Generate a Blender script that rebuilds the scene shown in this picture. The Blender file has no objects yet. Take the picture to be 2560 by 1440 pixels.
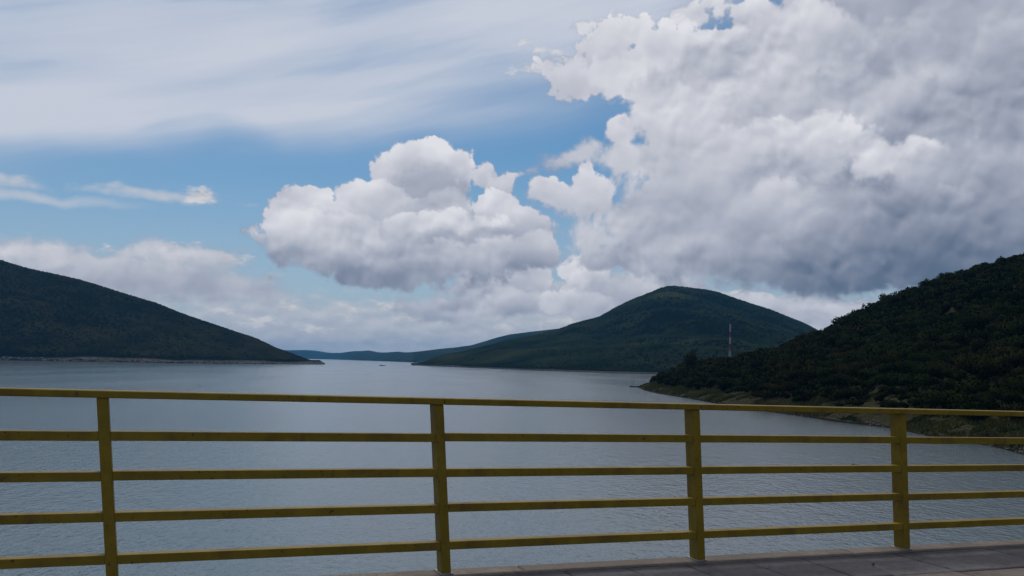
import bpy, bmesh, math, random
import numpy as np
from mathutils import Vector, Matrix, noise as mnoise

C = bpy.context.scene
COL = C.collection
R = math.radians

# ------------------------------------------------------------------ camera
cam_data = bpy.data.cameras.new("camera")
cam = bpy.data.objects.new("camera", cam_data)
COL.objects.link(cam)
cam.location = (0.0, 0.0, 12.0)
cam.rotation_euler = (R(90), -0.018, 0.0)
cam_data.sensor_width = 36.0
cam_data.lens = 36.0 * 2217.0 / 2560.0
cam_data.shift_y = (902.8 - 720.0) / 2560.0
cam_data.clip_start = 0.05
cam_data.clip_end = 60000.0
C.camera = cam

# ------------------------------------------------------------------ exposure
C.view_settings.view_transform = 'Standard'
C.view_settings.look = 'None'
C.view_settings.gamma = 1.0
C.view_settings.exposure = 0.0
C.view_settings.use_curve_mapping = False
C.render.engine = 'CYCLES'
C.cycles.max_bounces = 6
C.cycles.diffuse_bounces = 2
C.cycles.glossy_bounces = 3
C.cycles.transmission_bounces = 2
C.cycles.volume_bounces = 1
C.cycles.use_denoising = True
C.cycles.sample_clamp_indirect = 4.0

# ------------------------------------------------------------------ sun
SUN_EL, SUN_AZ = R(60), R(-12)           # high, ahead of the camera, a little to the left
sun_data = bpy.data.lights.new("sun", 'SUN')
sun_data.energy = 1.4
sun_data.angle = R(22)
sun_data.color = (1.0, 0.94, 0.85)
sun = bpy.data.objects.new("sun", sun_data)
COL.objects.link(sun)
to_sun = Vector((math.sin(SUN_AZ) * math.cos(SUN_EL), math.cos(SUN_AZ) * math.cos(SUN_EL), math.sin(SUN_EL)))
sun.rotation_euler = to_sun.to_track_quat('Z', 'Y').to_euler()
sun.location = (0, 0, 400)

# ------------------------------------------------------------------ node helpers
class E:
    """a socket (or number) with arithmetic that writes math nodes"""
    nt = None
    def __init__(s, v): s.v = v.v if isinstance(v, E) else v
    @staticmethod
    def op(name, *a, clamp=False):
        n = E.nt.nodes.new('ShaderNodeMath'); n.operation = name; n.use_clamp = clamp
        for i, x in enumerate(a):
            x = x.v if isinstance(x, E) else x
            if isinstance(x, (int, float)): n.inputs[i].default_value = x
            else: E.nt.links.new(x, n.inputs[i])
        return E(n.outputs[0])
    def __add__(s, o): return E.op('ADD', s, o)
    __radd__ = __add__
    def __sub__(s, o): return E.op('SUBTRACT', s, o)
    def __rsub__(s, o): return E.op('SUBTRACT', o, s)
    def __mul__(s, o): return E.op('MULTIPLY', s, o)
    __rmul__ = __mul__
    def __truediv__(s, o): return E.op('DIVIDE', s, o)
    def __rtruediv__(s, o): return E.op("DIVIDE", o, s)
    def max(s, o): return E.op('MAXIMUM', s, o)
    def min(s, o): return E.op('MINIMUM', s, o)
    def smax(s, o, k): return E.op('SMOOTH_MAX', s, o, k)
    def pow(s, o): return E.op('POWER', s, o)
    def clamp(s): return E.op('ADD', s, 0.0, clamp=True)
    def step(s, a, b):                     # smooth 0..1 from a to b
        n = E.nt.nodes.new('ShaderNodeMapRange'); n.interpolation_type = 'SMOOTHSTEP'
        E.nt.links.new(s.v, n.inputs['Value'])
        n.inputs['From Min'].default_value = a; n.inputs['From Max'].default_value = b
        return E(n.outputs['Result'])
    def lin(s, a, b, c=0.0, d=1.0):
        n = E.nt.nodes.new('ShaderNodeMapRange'); n.clamp = True
        E.nt.links.new(s.v, n.inputs['Value'])
        n.inputs['From Min'].default_value = a; n.inputs['From Max'].default_value = b
        n.inputs['To Min'].default_value = c; n.inputs['To Max'].default_value = d
        return E(n.outputs['Result'])

def node(kind, **kw):
    n = E.nt.nodes.new(kind)
    for k, v in kw.items(): setattr(n, k, v)
    return n
def put(inp, v):
    v = v.v if isinstance(v, E) else v
    if isinstance(v, bpy.types.NodeSocket): E.nt.links.new(v, inp)
    else: inp.default_value = v
def vmath(op, a, b=None, scale=None):
    n = node('ShaderNodeVectorMath', operation=op)
    put(n.inputs[0], a)
    if b is not None: put(n.inputs[1], b)
    if scale is not None: put(n.inputs['Scale'], scale)
    return n.outputs['Value'] if op in ('LENGTH', 'DISTANCE', 'DOT_PRODUCT') else n.outputs['Vector']
def fbm(vec, scale, detail=5.0, rough=0.5, lac=2.0, dist=0.0, color=False, dim='3D'):
    n = node('ShaderNodeTexNoise', noise_dimensions=dim); put(n.inputs['Vector'], vec)
    n.inputs['Scale'].default_value = scale; n.inputs['Detail'].default_value = detail
    n.inputs['Roughness'].default_value = rough; n.inputs['Lacunarity'].default_value = lac
    n.inputs['Distortion'].default_value = dist
    return n.outputs['Color'] if color else E(n.outputs[0])
def billow(vec, scale, detail=3.0, rough=0.5):
    n = node('ShaderNodeTexVoronoi', feature='F1', normalize=True, voronoi_dimensions='2D'); put(n.inputs['Vector'], vec)
    n.inputs['Scale'].default_value = scale; n.inputs['Detail'].default_value = detail
    n.inputs['Roughness'].default_value = rough
    d = E(n.outputs['Distance'])
    return 1.0 - 1.6 * d * d
def mixc(f, a, b, mode='MIX'):
    n = node('ShaderNodeMix', data_type='RGBA', blend_type=mode)
    put(n.inputs[0], f)
    for i, c in ((6, a), (7, b)):
        if isinstance(c, tuple) and len(c) == 3: c = (*c, 1.0)
        put(n.inputs[i], c)
    return n.outputs[2]
def mapping(vec, loc, rot, scale, kind='TEXTURE'):
    n = node('ShaderNodeMapping', vector_type=kind); put(n.inputs['Vector'], vec)
    n.inputs['Location'].default_value = loc; n.inputs['Rotation'].default_value = (0, 0, rot)
    n.inputs['Scale'].default_value = scale
    return n.outputs['Vector']

# ------------------------------------------------------------------ sky: clear air, high veil, broken cumulus
# cloud bodies as ellipses on the sky: azimuth, elevation, half width, half height (radians), tilt
SKY_TINT = (0.6, 0.88, 0.98)
VEIL_TILT = 0.2
HAZE_TOP = 0.24
HAZE_COL = (0.42, 0.455, 0.53)
VEIL_LO = (0.34, 0.44, 0.6)
VEIL_HI = (0.6, 0.635, 0.72)
LUMP = 0.04
LUMP_MEAN = 0.8
RELIEF = 0.6
BIGREL = 0.55
CLOUD_RAMP = [(0.0, (0.045, 0.085, 0.14)), (0.22, (0.13, 0.17, 0.245)), (0.42, (0.27, 0.3, 0.385)), (0.62, (0.42, 0.445, 0.525)), (0.82, (0.6, 0.61, 0.67)), (1.0, (0.78, 0.78, 0.82))]
VEIL = [
    (-0.4763, 0.2929, 0.4357, 0.1314, 0.087, 0.98),
    (-0.1764, 0.3554, 0.553, 0.1321, 0.14, 0.85),
    (-0.4929, 0.2308, 0.2268, 0.0432, 0.0, 0.6),
    (-0.0192, 0.3067, 0.3057, 0.0941, 0.175, 0.5),
    (-0.6226, 0.2249, 0.2098, 0.1039, 0.0, 0.4),
    (0.0916, 0.3867, 0.3439, 0.077, 0.0, 0.5),
    (-0.2179, 0.26, 0.3713, 0.0329, 0.052, 0.3),
    (-0.4947, 0.3366, 0.3123, 0.0704, 0.0, 0.4),
]
LOW_BANDS = [
    (-0.5114, 0.0884, 0.0754, 0.0242, 0.0),
    (-0.4399, 0.075, 0.118, 0.0324, -0.07),
    (-0.3638, 0.0915, 0.0669, 0.023, 0.0),
    (-0.3395, 0.0674, 0.104, 0.0254, 0.0),
    (-0.3768, 0.1658, 0.0468, 0.0061, 0.0),
    (-0.5161, 0.1653, 0.0273, 0.0053, 0.0),
    (-0.2052, 0.0351, 0.1966, 0.0291, 0.0),
    (-0.0593, 0.0407, 0.1866, 0.0323, 0.0),
    (0.0978, 0.0613, 0.142, 0.0425, 0.0),
    (0.3334, 0.056, 0.1124, 0.0191, 0.0),
    (0.2719, 0.0451, 0.1333, 0.026, 0.0),
    (-0.2567, 0.0446, 0.101, 0.0244, 0.0),
    (-0.126, 0.0169, 0.3418, 0.0201, 0.0),
    (-0.298, 0.0175, 0.2437, 0.0172, 0.0),
    (0.1866, 0.0356, 0.2147, 0.031, 0.0),
]
FRAY = 0.008
LOW = [
    (0.0184, 0.3405, 0.0162, 0.0052, -0.262),
    (0.032, 0.3358, 0.0108, 0.0036, -0.262),
    (0.0099, 0.3186, 0.0189, 0.0033, -0.14),
    (0.0235, 0.3147, 0.0117, 0.0033, 0.0),
    (-0.3453, 0.1688, 0.02, 0.0066, 0.0),
    (-0.2485, 0.0593, 0.0093, 0.0039, 0.0),
    (-0.2713, 0.0372, 0.0109, 0.0052, 0.0),
    (-0.2565, 0.035, 0.019, 0.0039, 0.0),
    (-0.2181, 0.0334, 0.0193, 0.0044, 0.0),
    (-0.2009, 0.0321, 0.013, 0.0031, 0.0),
    (-0.1643, 0.0619, 0.0132, 0.004, 0.0),
    (-0.1794, 0.0477, 0.0096, 0.0053, 0.0),
    (-0.1444, 0.0575, 0.0199, 0.0031, 0.0),
    (-0.3026, 0.0483, 0.0144, 0.0039, 0.0),
    (-0.0998, 0.0488, 0.0179, 0.0036, 0.0),
    (0.0354, 0.0379, 0.018, 0.0036, 0.0),
    (0.051, 0.045, 0.0135, 0.0054, 0.0),
    (0.2462, 0.0733, 0.0148, 0.007, 0.0),
    (0.2965, 0.0668, 0.0495, 0.006, 0.0),
    (0.3611, 0.0686, 0.0355, 0.0042, 0.0),
    (-0.0232, 0.0333, 0.018, 0.0041, 0.0),
    (-0.4801, 0.0965, 0.0497, 0.0087, 0.0),
    (-0.4367, 0.1076, 0.013, 0.0048, 0.0),
    (-0.3561, 0.1045, 0.0436, 0.0092, 0.0),
]
LOW_DARK = [
    (0.0211, 0.0804, 0.027, 0.0099, 0.0, 0.35),
    (-0.0145, 0.0551, 0.063, 0.0072, 0.0, 0.35),
    (0.1236, 0.1149, 0.04, 0.0097, 0.0, 0.4),
    (-0.3712, 0.066, 0.0782, 0.0167, 0.0, 0.45),
    (-0.4546, 0.0782, 0.0655, 0.0121, 0.0, 0.35),
    (-0.2575, 0.088, 0.0506, 0.0173, 0.0, 0.3),
    (-0.0825, 0.0805, 0.0671, 0.0112, 0.0, 0.3),
    (0.1422, 0.0662, 0.0706, 0.0133, 0.0, 0.2),
]
HEADS = [
    (-0.4942, 0.0955, 0.0664, 0.011, 0.0, 0.8, 0.75, 0.0226),
    (-0.4365, 0.0914, 0.0333, 0.0081, 0.0, 0.78, 0.72, 0.018),
    (-0.4062, 0.0809, 0.0723, 0.0132, 0.0, 0.74, 0.66, 0.0271),
    (-0.36, 0.1042, 0.0494, 0.01, 0.0, 0.82, 0.78, 0.0217),
    (-0.3516, 0.0732, 0.0794, 0.0118, 0.0, 0.66, 0.6, 0.0289),
    (0.3333, 0.059, 0.0925, 0.0127, 0.0, 0.74, 0.64, 0.0099),
    (0.2631, 0.0703, 0.0231, 0.0095, 0.0, 0.88, 0.72, 0.0045),
    (0.3612, 0.0623, 0.0355, 0.005, 0.0, 0.82, 0.76, 0.0063),
    (-0.0686, 0.0562, 0.0493, 0.0099, 0.0, 0.72, 0.58, 0.0117),
    (-0.0332, 0.0884, 0.0428, 0.0206, 0.0, 0.74, 0.55, 0.0081),
    (-0.0085, 0.0956, 0.0361, 0.0179, 0.0, 0.82, 0.6, 0.0054),
    (0.0209, 0.0916, 0.0248, 0.0188, 0.0, 0.86, 0.6, 0.0054),
    (0.0033, 0.0666, 0.0675, 0.0144, 0.0, 0.78, 0.52, 0.0081),
    (0.0702, 0.1003, 0.0215, 0.0187, 0.0, 0.92, 0.74, 0.0045),
    (0.097, 0.1068, 0.0205, 0.0142, 0.0, 0.86, 0.6, 0.0054),
    (0.093, 0.0836, 0.0447, 0.0205, 0.0, 0.88, 0.68, 0.0063),
    (0.1462, 0.0862, 0.0749, 0.0204, 0.0, 0.74, 0.6, 0.0108),
    (0.0619, 0.0667, 0.0404, 0.0134, 0.0, 0.86, 0.66, 0.0063),
    (0.1236, 0.114, 0.0333, 0.015, 0.0, 0.56, 0.44, 0.0081),
    (0.1457, 0.1193, 0.0265, 0.0097, 0.0, 0.8, 0.6, 0.0063),
    (-0.1026, 0.2009, 0.0517, 0.0362, 0.0, 0.9, 0.52, 0.0063),
    (-0.1361, 0.2081, 0.0204, 0.0171, 0.0, 0.9, 0.68, 0.0045),
    (-0.1243, 0.2201, 0.0142, 0.0111, 0.0, 0.92, 0.74, 0.0036),
    (-0.1021, 0.221, 0.0241, 0.0179, 0.0, 0.97, 0.66, 0.0041),
    (-0.0647, 0.2108, 0.0269, 0.0181, 0.0, 0.92, 0.6, 0.0045),
    (-0.0912, 0.1905, 0.038, 0.0251, 0.0, 0.62, 0.56, 0.018),
    (-0.0331, 0.2069, 0.0252, 0.0138, 0.0, 0.86, 0.7, 0.0054),
    (-0.0162, 0.196, 0.0117, 0.0156, 0.0, 0.86, 0.72, 0.0054),
    (-0.1465, 0.1753, 0.0309, 0.019, 0.0, 0.86, 0.64, 0.0054),
    (-0.1729, 0.1741, 0.0254, 0.0198, 0.0, 0.9, 0.66, 0.0045),
    (-0.2247, 0.1595, 0.0368, 0.0231, 0.0, 0.9, 0.7, 0.0041),
    (-0.2458, 0.1446, 0.028, 0.0188, 0.0, 0.88, 0.66, 0.0041),
    (-0.2627, 0.1479, 0.0118, 0.0094, 0.0, 0.86, 0.72, 0.0036),
    (-0.1459, 0.1383, 0.0903, 0.0437, 0.0, 0.84, 0.52, 0.009),
    (-0.0859, 0.147, 0.0537, 0.0369, 0.0, 0.76, 0.54, 0.0108),
    (-0.2571, 0.1174, 0.016, 0.0206, 0.0, 0.68, 0.5, 0.0108),
    (-0.207, 0.1345, 0.0518, 0.0269, 0.0, 0.88, 0.6, 0.0063),
    (-0.2396, 0.1355, 0.0366, 0.0189, 0.0, 0.9, 0.58, 0.0054),
    (-0.224, 0.1241, 0.0257, 0.0156, 0.0, 0.72, 0.5, 0.009),
    (-0.1937, 0.1159, 0.0651, 0.0271, 0.0, 0.84, 0.46, 0.0081),
    (-0.0211, 0.1671, 0.0279, 0.0193, 0.0, 0.95, 0.7, 0.0041),
    (0.0085, 0.1527, 0.0289, 0.022, 0.0, 0.92, 0.58, 0.0045),
    (-0.0003, 0.1393, 0.0496, 0.0221, 0.0, 0.76, 0.46, 0.0081),
    (0.0292, 0.1309, 0.0225, 0.0151, 0.0, 0.84, 0.58, 0.0063),
    (-0.0769, 0.145, 0.0582, 0.0176, 0.0, 0.96, 0.62, 0.0054),
    (-0.0474, 0.1295, 0.0539, 0.0186, 0.0, 0.58, 0.48, 0.0117),
    (-0.0135, 0.1222, 0.0653, 0.0133, 0.0, 0.8, 0.42, 0.0081),
    (-0.123, 0.1026, 0.0886, 0.0186, 0.0, 0.6, 0.4, 0.0117),
    (-0.0695, 0.1098, 0.0672, 0.0151, 0.0, 0.66, 0.42, 0.0108),
    (-0.1717, 0.1089, 0.0438, 0.0176, 0.0, 0.74, 0.44, 0.0099),
    (-0.1273, 0.0927, 0.0797, 0.0098, 0.0, 0.42, 0.38, 0.0108),
    (0.0643, 0.1779, 0.0404, 0.0122, 0.0, 0.8, 0.7, 0.0099),
    (0.0957, 0.1806, 0.0143, 0.0165, 0.0, 0.84, 0.68, 0.0072),
    (0.0784, 0.1962, 0.0125, 0.0182, 0.0, 0.95, 0.72, 0.0041),
    (0.0909, 0.1936, 0.0107, 0.0104, 0.0, 0.88, 0.74, 0.0054),
    (0.044, 0.1856, 0.0207, 0.0122, 0.0, 0.92, 0.72, 0.0045),
    (0.062, 0.1831, 0.0225, 0.0113, 0.0, 0.84, 0.7, 0.0081),
    (0.0723, 0.2301, 0.0381, 0.0094, 0.209, 0.8, 0.72, 0.0153),
    (0.1144, 0.2511, 0.0142, 0.0177, 0.0, 0.86, 0.76, 0.009),
    (0.1216, 0.2257, 0.0355, 0.017, 0.0, 0.82, 0.7, 0.0162),
    (0.1748, 0.2058, 0.0481, 0.0234, 0.0, 0.8, 0.68, 0.0162),
    (0.31, 0.2343, 0.1626, 0.1336, 0.0, 0.76, 0.5, 0.0117),
    (0.4819, 0.233, 0.1485, 0.1581, 0.0, 0.58, 0.4, 0.0226),
    (0.651, 0.2234, 0.1492, 0.1461, 0.0, 0.54, 0.4, 0.0316),
    (0.2364, 0.3693, 0.0405, 0.0099, 0.0, 0.88, 0.8, 0.0081),
    (0.332, 0.3578, 0.0524, 0.0225, 0.0, 0.84, 0.74, 0.0099),
    (0.4257, 0.329, 0.1344, 0.059, 0.0, 0.64, 0.54, 0.0226),
    (0.0752, 0.3123, 0.0448, 0.0171, -0.105, 0.9, 0.78, 0.0063),
    (0.0574, 0.3075, 0.027, 0.0147, 0.0, 0.9, 0.78, 0.0054),
    (0.1148, 0.3432, 0.0427, 0.0207, 0.0, 0.94, 0.76, 0.0054),
    (0.1549, 0.3302, 0.0528, 0.0279, 0.0, 0.94, 0.74, 0.0072),
    (0.2073, 0.3242, 0.0518, 0.0278, 0.087, 0.94, 0.7, 0.0072),
    (0.1332, 0.3107, 0.0399, 0.0203, 0.0, 0.92, 0.86, 0.0099),
    (0.2545, 0.3138, 0.0717, 0.0356, 0.0, 0.93, 0.62, 0.0108),
    (0.1909, 0.2805, 0.0608, 0.0368, 0.0, 0.9, 0.66, 0.0117),
    (0.3041, 0.3298, 0.0533, 0.0347, 0.0, 0.9, 0.74, 0.0117),
    (0.2162, 0.3098, 0.0602, 0.0176, 0.0, 0.66, 0.6, 0.0226),
    (0.3687, 0.3089, 0.0784, 0.0306, 0.0, 0.76, 0.62, 0.0226),
    (0.2259, 0.2505, 0.0812, 0.0372, 0.0, 0.86, 0.62, 0.0117),
    (0.3091, 0.2825, 0.0776, 0.0278, 0.0, 0.84, 0.62, 0.0162),
    (0.4078, 0.2745, 0.0873, 0.0307, 0.0, 0.72, 0.58, 0.0226),
    (0.4638, 0.2462, 0.0685, 0.0323, 0.0, 0.52, 0.42, 0.0271),
    (0.4371, 0.311, 0.0629, 0.0134, 0.0, 0.6, 0.54, 0.0198),
    (0.2848, 0.26, 0.0457, 0.0138, 0.0, 0.7, 0.62, 0.018),
    (0.3894, 0.2372, 0.0579, 0.0118, 0.0, 0.62, 0.56, 0.0198),
    (0.1861, 0.1842, 0.0652, 0.0343, 0.0, 0.8, 0.66, 0.0198),
    (0.2935, 0.2393, 0.0578, 0.0245, 0.0, 0.9, 0.66, 0.009),
    (0.2522, 0.2122, 0.076, 0.0292, 0.0, 0.82, 0.58, 0.0126),
    (0.3544, 0.2277, 0.0476, 0.0201, 0.0, 0.88, 0.6, 0.0099),
    (0.3309, 0.2006, 0.0806, 0.0287, 0.0, 0.74, 0.5, 0.018),
    (0.2858, 0.2026, 0.0456, 0.0141, 0.0, 0.54, 0.52, 0.0226),
    (0.2696, 0.1801, 0.067, 0.0152, 0.0, 0.8, 0.62, 0.009),
    (0.2188, 0.1708, 0.0858, 0.0342, 0.0, 0.74, 0.58, 0.0135),
    (0.2864, 0.1691, 0.0746, 0.0252, 0.0, 0.74, 0.58, 0.0153),
    (0.1495, 0.1491, 0.0726, 0.0244, 0.0, 0.76, 0.62, 0.0198),
    (0.1054, 0.1369, 0.0379, 0.0114, 0.0, 0.78, 0.66, 0.0162),
    (0.3997, 0.1948, 0.0631, 0.0264, 0.0, 0.42, 0.28, 0.018),
    (0.4051, 0.2155, 0.0419, 0.0166, 0.0, 0.92, 0.66, 0.0099),
    (0.4316, 0.2025, 0.0223, 0.0157, 0.0, 0.72, 0.5, 0.0117),
    (0.4721, 0.1801, 0.0715, 0.0428, 0.0, 0.58, 0.44, 0.0271),
    (0.4469, 0.17, 0.0257, 0.0119, 0.0, 0.74, 0.62, 0.0135),
    (0.383, 0.1613, 0.0891, 0.0286, 0.0, 0.58, 0.46, 0.0207),
    (0.2407, 0.1404, 0.106, 0.0258, 0.0, 0.66, 0.52, 0.018),
    (0.332, 0.1342, 0.0965, 0.0209, 0.0, 0.62, 0.46, 0.0198),
    (0.3914, 0.12, 0.0693, 0.0123, 0.0, 0.44, 0.4, 0.0198),
    (0.1851, 0.1193, 0.0869, 0.0219, 0.0, 0.68, 0.54, 0.0153),
    (0.2916, 0.1096, 0.1236, 0.0256, 0.0, 0.58, 0.4, 0.0207),
    (0.4477, 0.1262, 0.1208, 0.036, 0.0, 0.46, 0.3, 0.0316),
    (0.3447, 0.0961, 0.1314, 0.0185, 0.0, 0.42, 0.28, 0.0198),
    (0.484, 0.101, 0.1165, 0.0356, 0.0, 0.28, 0.1, 0.0316),
    (0.6442, 0.1016, 0.1215, 0.0393, 0.0, 0.3, 0.16, 0.0361),
    (0.411, 0.0908, 0.072, 0.0139, 0.0, 0.24, 0.18, 0.0198),
]
SHADE = [
    (-0.0162, 0.1465, 0.027, 0.0079, 0.0, 0.12),
    (-0.0834, 0.1338, 0.0269, 0.0132, 0.0, 0.06),
    (0.3903, 0.1853, 0.0347, 0.0097, 0.0, 0.08),
    (-0.2495, 0.1143, 0.0296, 0.0129, 0.0, 0.08),
    (0.1237, 0.1105, 0.0266, 0.0088, 0.0, 0.06),
]
HAZE_DENSITY = 5.4e-05
STREAK = [
    (-0.5056, 0.153, 0.138, 0.0085, 0.0, 0.75),
    (-0.3885, 0.1649, 0.0849, 0.0081, 0.0, 0.65),
    (-0.5195, 0.1661, 0.051, 0.0061, 0.0, 0.35),
]

world = bpy.data.worlds.new("World"); C.world = world
world.use_nodes = True
E.nt = wt = world.node_tree
for n in list(wt.nodes): wt.nodes.remove(n)
world.cycles.sampling_method = 'MANUAL'
world.cycles.sample_map_resolution = 512
STR = 0.08                                   # background strength; cloud radiances below are divided by it

direction = node('ShaderNodeTexCoord').outputs['Generated']
sep = node('ShaderNodeSeparateXYZ'); put(sep.inputs[0], direction)
dx, dy, dz = (E(o) for o in sep.outputs)
az = E.op('ARCTAN2', dx, dy)
el = E.op('ARCSINE', dz)
def vec2(x, y):
    n = node('ShaderNodeCombineXYZ'); put(n.inputs[0], x); put(n.inputs[1], y)
    return n.outputs[0]
aev = vec2(az, el)
k_ = 2.0 / (dy + 1.0).max(0.25)
flat = vec2(dx * k_, dz * k_)                # the sky unrolled about the +Y direction, for cloud texture

def noise2(vec, scale, detail=4.0, rough=0.5): return fbm(vec, scale, detail, rough, dim='2D')
def warp(vec, src, scale, amp, detail=3.0, rough=0.5):
    wx = noise2(src, scale, detail, rough)
    wy = noise2(vmath('ADD', src, (7.3, 3.1, 0.0)), scale, detail, rough)
    return vmath('ADD', vec, vec2((wx - 0.5) * amp, (wy - 0.5) * amp))
def ell(vec, a, e, ra, re, t):
    """distance from the middle of a tilted ellipse, 1 on its rim (vector nodes only)"""
    if t == 0:
        n = node('ShaderNodeVectorMath', operation='MULTIPLY_ADD'); put(n.inputs[0], vec)
        n.inputs[1].default_value = (1 / ra, 1 / re, 0.0); n.inputs[2].default_value = (-a / ra, -e / re, 0.0)
        return E(vmath('LENGTH', n.outputs[0]))
    c, s_ = math.cos(t), math.sin(t)
    u = E(vmath('DOT_PRODUCT', vec, (c / ra, s_ / ra, 0.0))) - (c * a + s_ * e) / ra
    v = E(vmath('DOT_PRODUCT', vec, (-s_ / re, c / re, 0.0))) - (-s_ * a + c * e) / re
    return E.op('SQRT', E.op('MULTIPLY_ADD', u, u, v * v))
def bodies(vec, blobs, k=0.010):
    """signed distance-like field of a union of ellipses, positive inside"""
    f = None
    for (a, e, ra, re, t) in blobs:
        r = min(ra, re)
        d = E.op('MULTIPLY_ADD', ell(vec, a, e, ra, re, t), -r, r)
        f = d if f is None else f.smax(d, k)
    return f
def holes(f, vec, blobs):
    for (a, e, ra, re, t) in blobs:
        r = min(ra, re)
        f = f.min(E.op('MULTIPLY_ADD', ell(vec, a, e, ra, re, t), r, -r))
    return f
def shades(vec, blobs):
    """soft patches of thicker or thinner cloud, weight in the last column"""
    f = None
    for (a, e, ra, re, t, w) in blobs:
        n = node('ShaderNodeMapRange', interpolation_type='SMOOTHSTEP'); put(n.inputs['Value'], ell(vec, a, e, ra, re, t))
        n.inputs['From Min'].default_value = 1.0; n.inputs['From Max'].default_value = 0.1
        n.inputs['To Min'].default_value = 0.0; n.inputs['To Max'].default_value = w
        d = E(n.outputs[0])
        f = d if f is None else f + d
    return f
def rad(*c): return tuple(x / STR for x in c)

# clear sky
skyn = node('ShaderNodeTexSky', sky_type='NISHITA')
skyn.sun_disc = False; skyn.sun_elevation = SUN_EL; skyn.sun_rotation = SUN_AZ
skyn.air_density = 1.0; skyn.dust_density = 0.6; skyn.ozone_density = 2.0; skyn.altitude = 900
clear = mixc(1.0, skyn.outputs[0], SKY_TINT, 'MULTIPLY')
# pale air towards the horizon
clear = mixc(el.lin(0.0, HAZE_TOP, 1.0, 0.0).pow(1.3) * 0.9, clear, rad(*HAZE_COL))
q_map = ell(aev, 0.0, 0.14, 0.72, 0.36, 0)   # the part of the sky that is mapped cloud by cloud
outside = q_map.step(1.0, 1.5)
upness = el.step(-0.02, 0.12)
soft = noise2(flat, 5.0, 2.0, 0.5).lin(0.35, 0.65, 0.007, 0.022)
gen_base = (noise2(flat, 2.4, 5.0, 0.5) - 0.40) * 0.55 - (1.0 - upness) * 0.3
vs1 = noise2(mapping(flat, (0, 0, 0), VEIL_TILT, (0.62, 0.060, 1.0)), 1.0, 5.0, 0.52)

def cloud_colour(tone):
    ramp = node('ShaderNodeValToRGB'); put(ramp.inputs[0], tone.clamp())
    cr = ramp.color_ramp
    cr.elements[0].position = 0.0; cr.elements[0].color = (*CLOUD_RAMP[0][1], 1)
    cr.elements[1].position = 1.0; cr.elements[1].color = (*CLOUD_RAMP[-1][1], 1)
    for p, c in CLOUD_RAMP[1:-1]:
        e_ = cr.elements.new(p); e_.color = (*c, 1)
    return mixc(1.0, ramp.outputs[0], (1 / STR, 1 / STR, 1 / STR), 'MULTIPLY')
def veil_over(col, amount, streak2):
    va = (amount * (0.86 + 1.1 * (vs1 - 0.5) + streak2)).clamp() * 0.94
    return mixc(va, col, mixc((0.5 + 1.8 * (vs1 - 0.5) + (amount - 0.7) * 0.5).clamp(), rad(*VEIL_LO), rad(*VEIL_HI)))
def cover(d):
    c = E.op('DIVIDE', d + 0.003, soft, clamp=True)
    return c * c * (3.0 - 2.0 * c)

# --- the sky all round: veil and unseen broken cloud, greyed to lower ambient light
g_d = gen_base + 0.05 * (noise2(flat, 30.0, 4.0, 0.55) - 0.5)
wide = veil_over(clear, outside * upness * 0.45, 0.0)
wide = mixc(cover(g_d) * 0.985, wide, cloud_colour(0.50 - g_d.lin(0.0, 0.12, 0.0, 0.34)))
below = (0.0 - el).step(0.0, 0.03)
wide = mixc(below, wide, rad(0.16, 0.18, 0.21))

# --- the sky ahead: the same veil, low distant clouds and the big cumulus
w0 = warp(aev, flat, 3.0, 0.08)
veil = shades(w0, VEIL)
vs2 = noise2(mapping(w0, (0.3, 0, 0), VEIL_TILT * 1.4, (0.28, 0.020, 1.0)), 1.0, 4.0, 0.5)
col = veil_over(clear, veil + outside * upness * 0.45, 0.45 * (vs2 - 0.5))

lo_v = vmath('MULTIPLY', flat, (34.0, 70.0, 0.0))
N_lo = noise2(lo_v, 1.0, 5.0, 0.56)
N_up = noise2(vmath('ADD', lo_v, (-0.14, 0.42, 0.0)), 1.0, 5.0, 0.56)
w1 = warp(aev, flat, 16.0, 0.024)
lo_dark = shades(w1, LOW_DARK)
band = bodies(w1, LOW_BANDS) * 1.5 + 0.002 + 0.045 * (N_lo - 0.5)
btone = (0.62 + 1.0 * (N_lo - N_up) + 0.5 * (N_lo - 0.5) - lo_dark).clamp()
col = mixc(band.step(-0.006, 0.024) * 0.8, col, mixc(btone, rad(0.40, 0.43, 0.51), rad(0.61, 0.61, 0.645)))
stk = shades(w1, STREAK) * (0.85 + 0.6 * (N_lo - 0.5))
col = mixc(stk.clamp(), col, rad(0.56, 0.59, 0.65))
low = bodies(w1, LOW, 0.006) * 1.3 + 0.001 + 0.038 * (N_lo - 0.5)
ltone = (0.82 + 2.2 * (N_lo - N_up) - low.lin(0.0, 0.030, 0.0, 0.50) - lo_dark).clamp()
col = mixc(low.step(-0.001, 0.009) * 0.9, col, mixc(ltone, rad(0.34, 0.37, 0.45), rad(0.70, 0.69, 0.69)))

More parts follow.
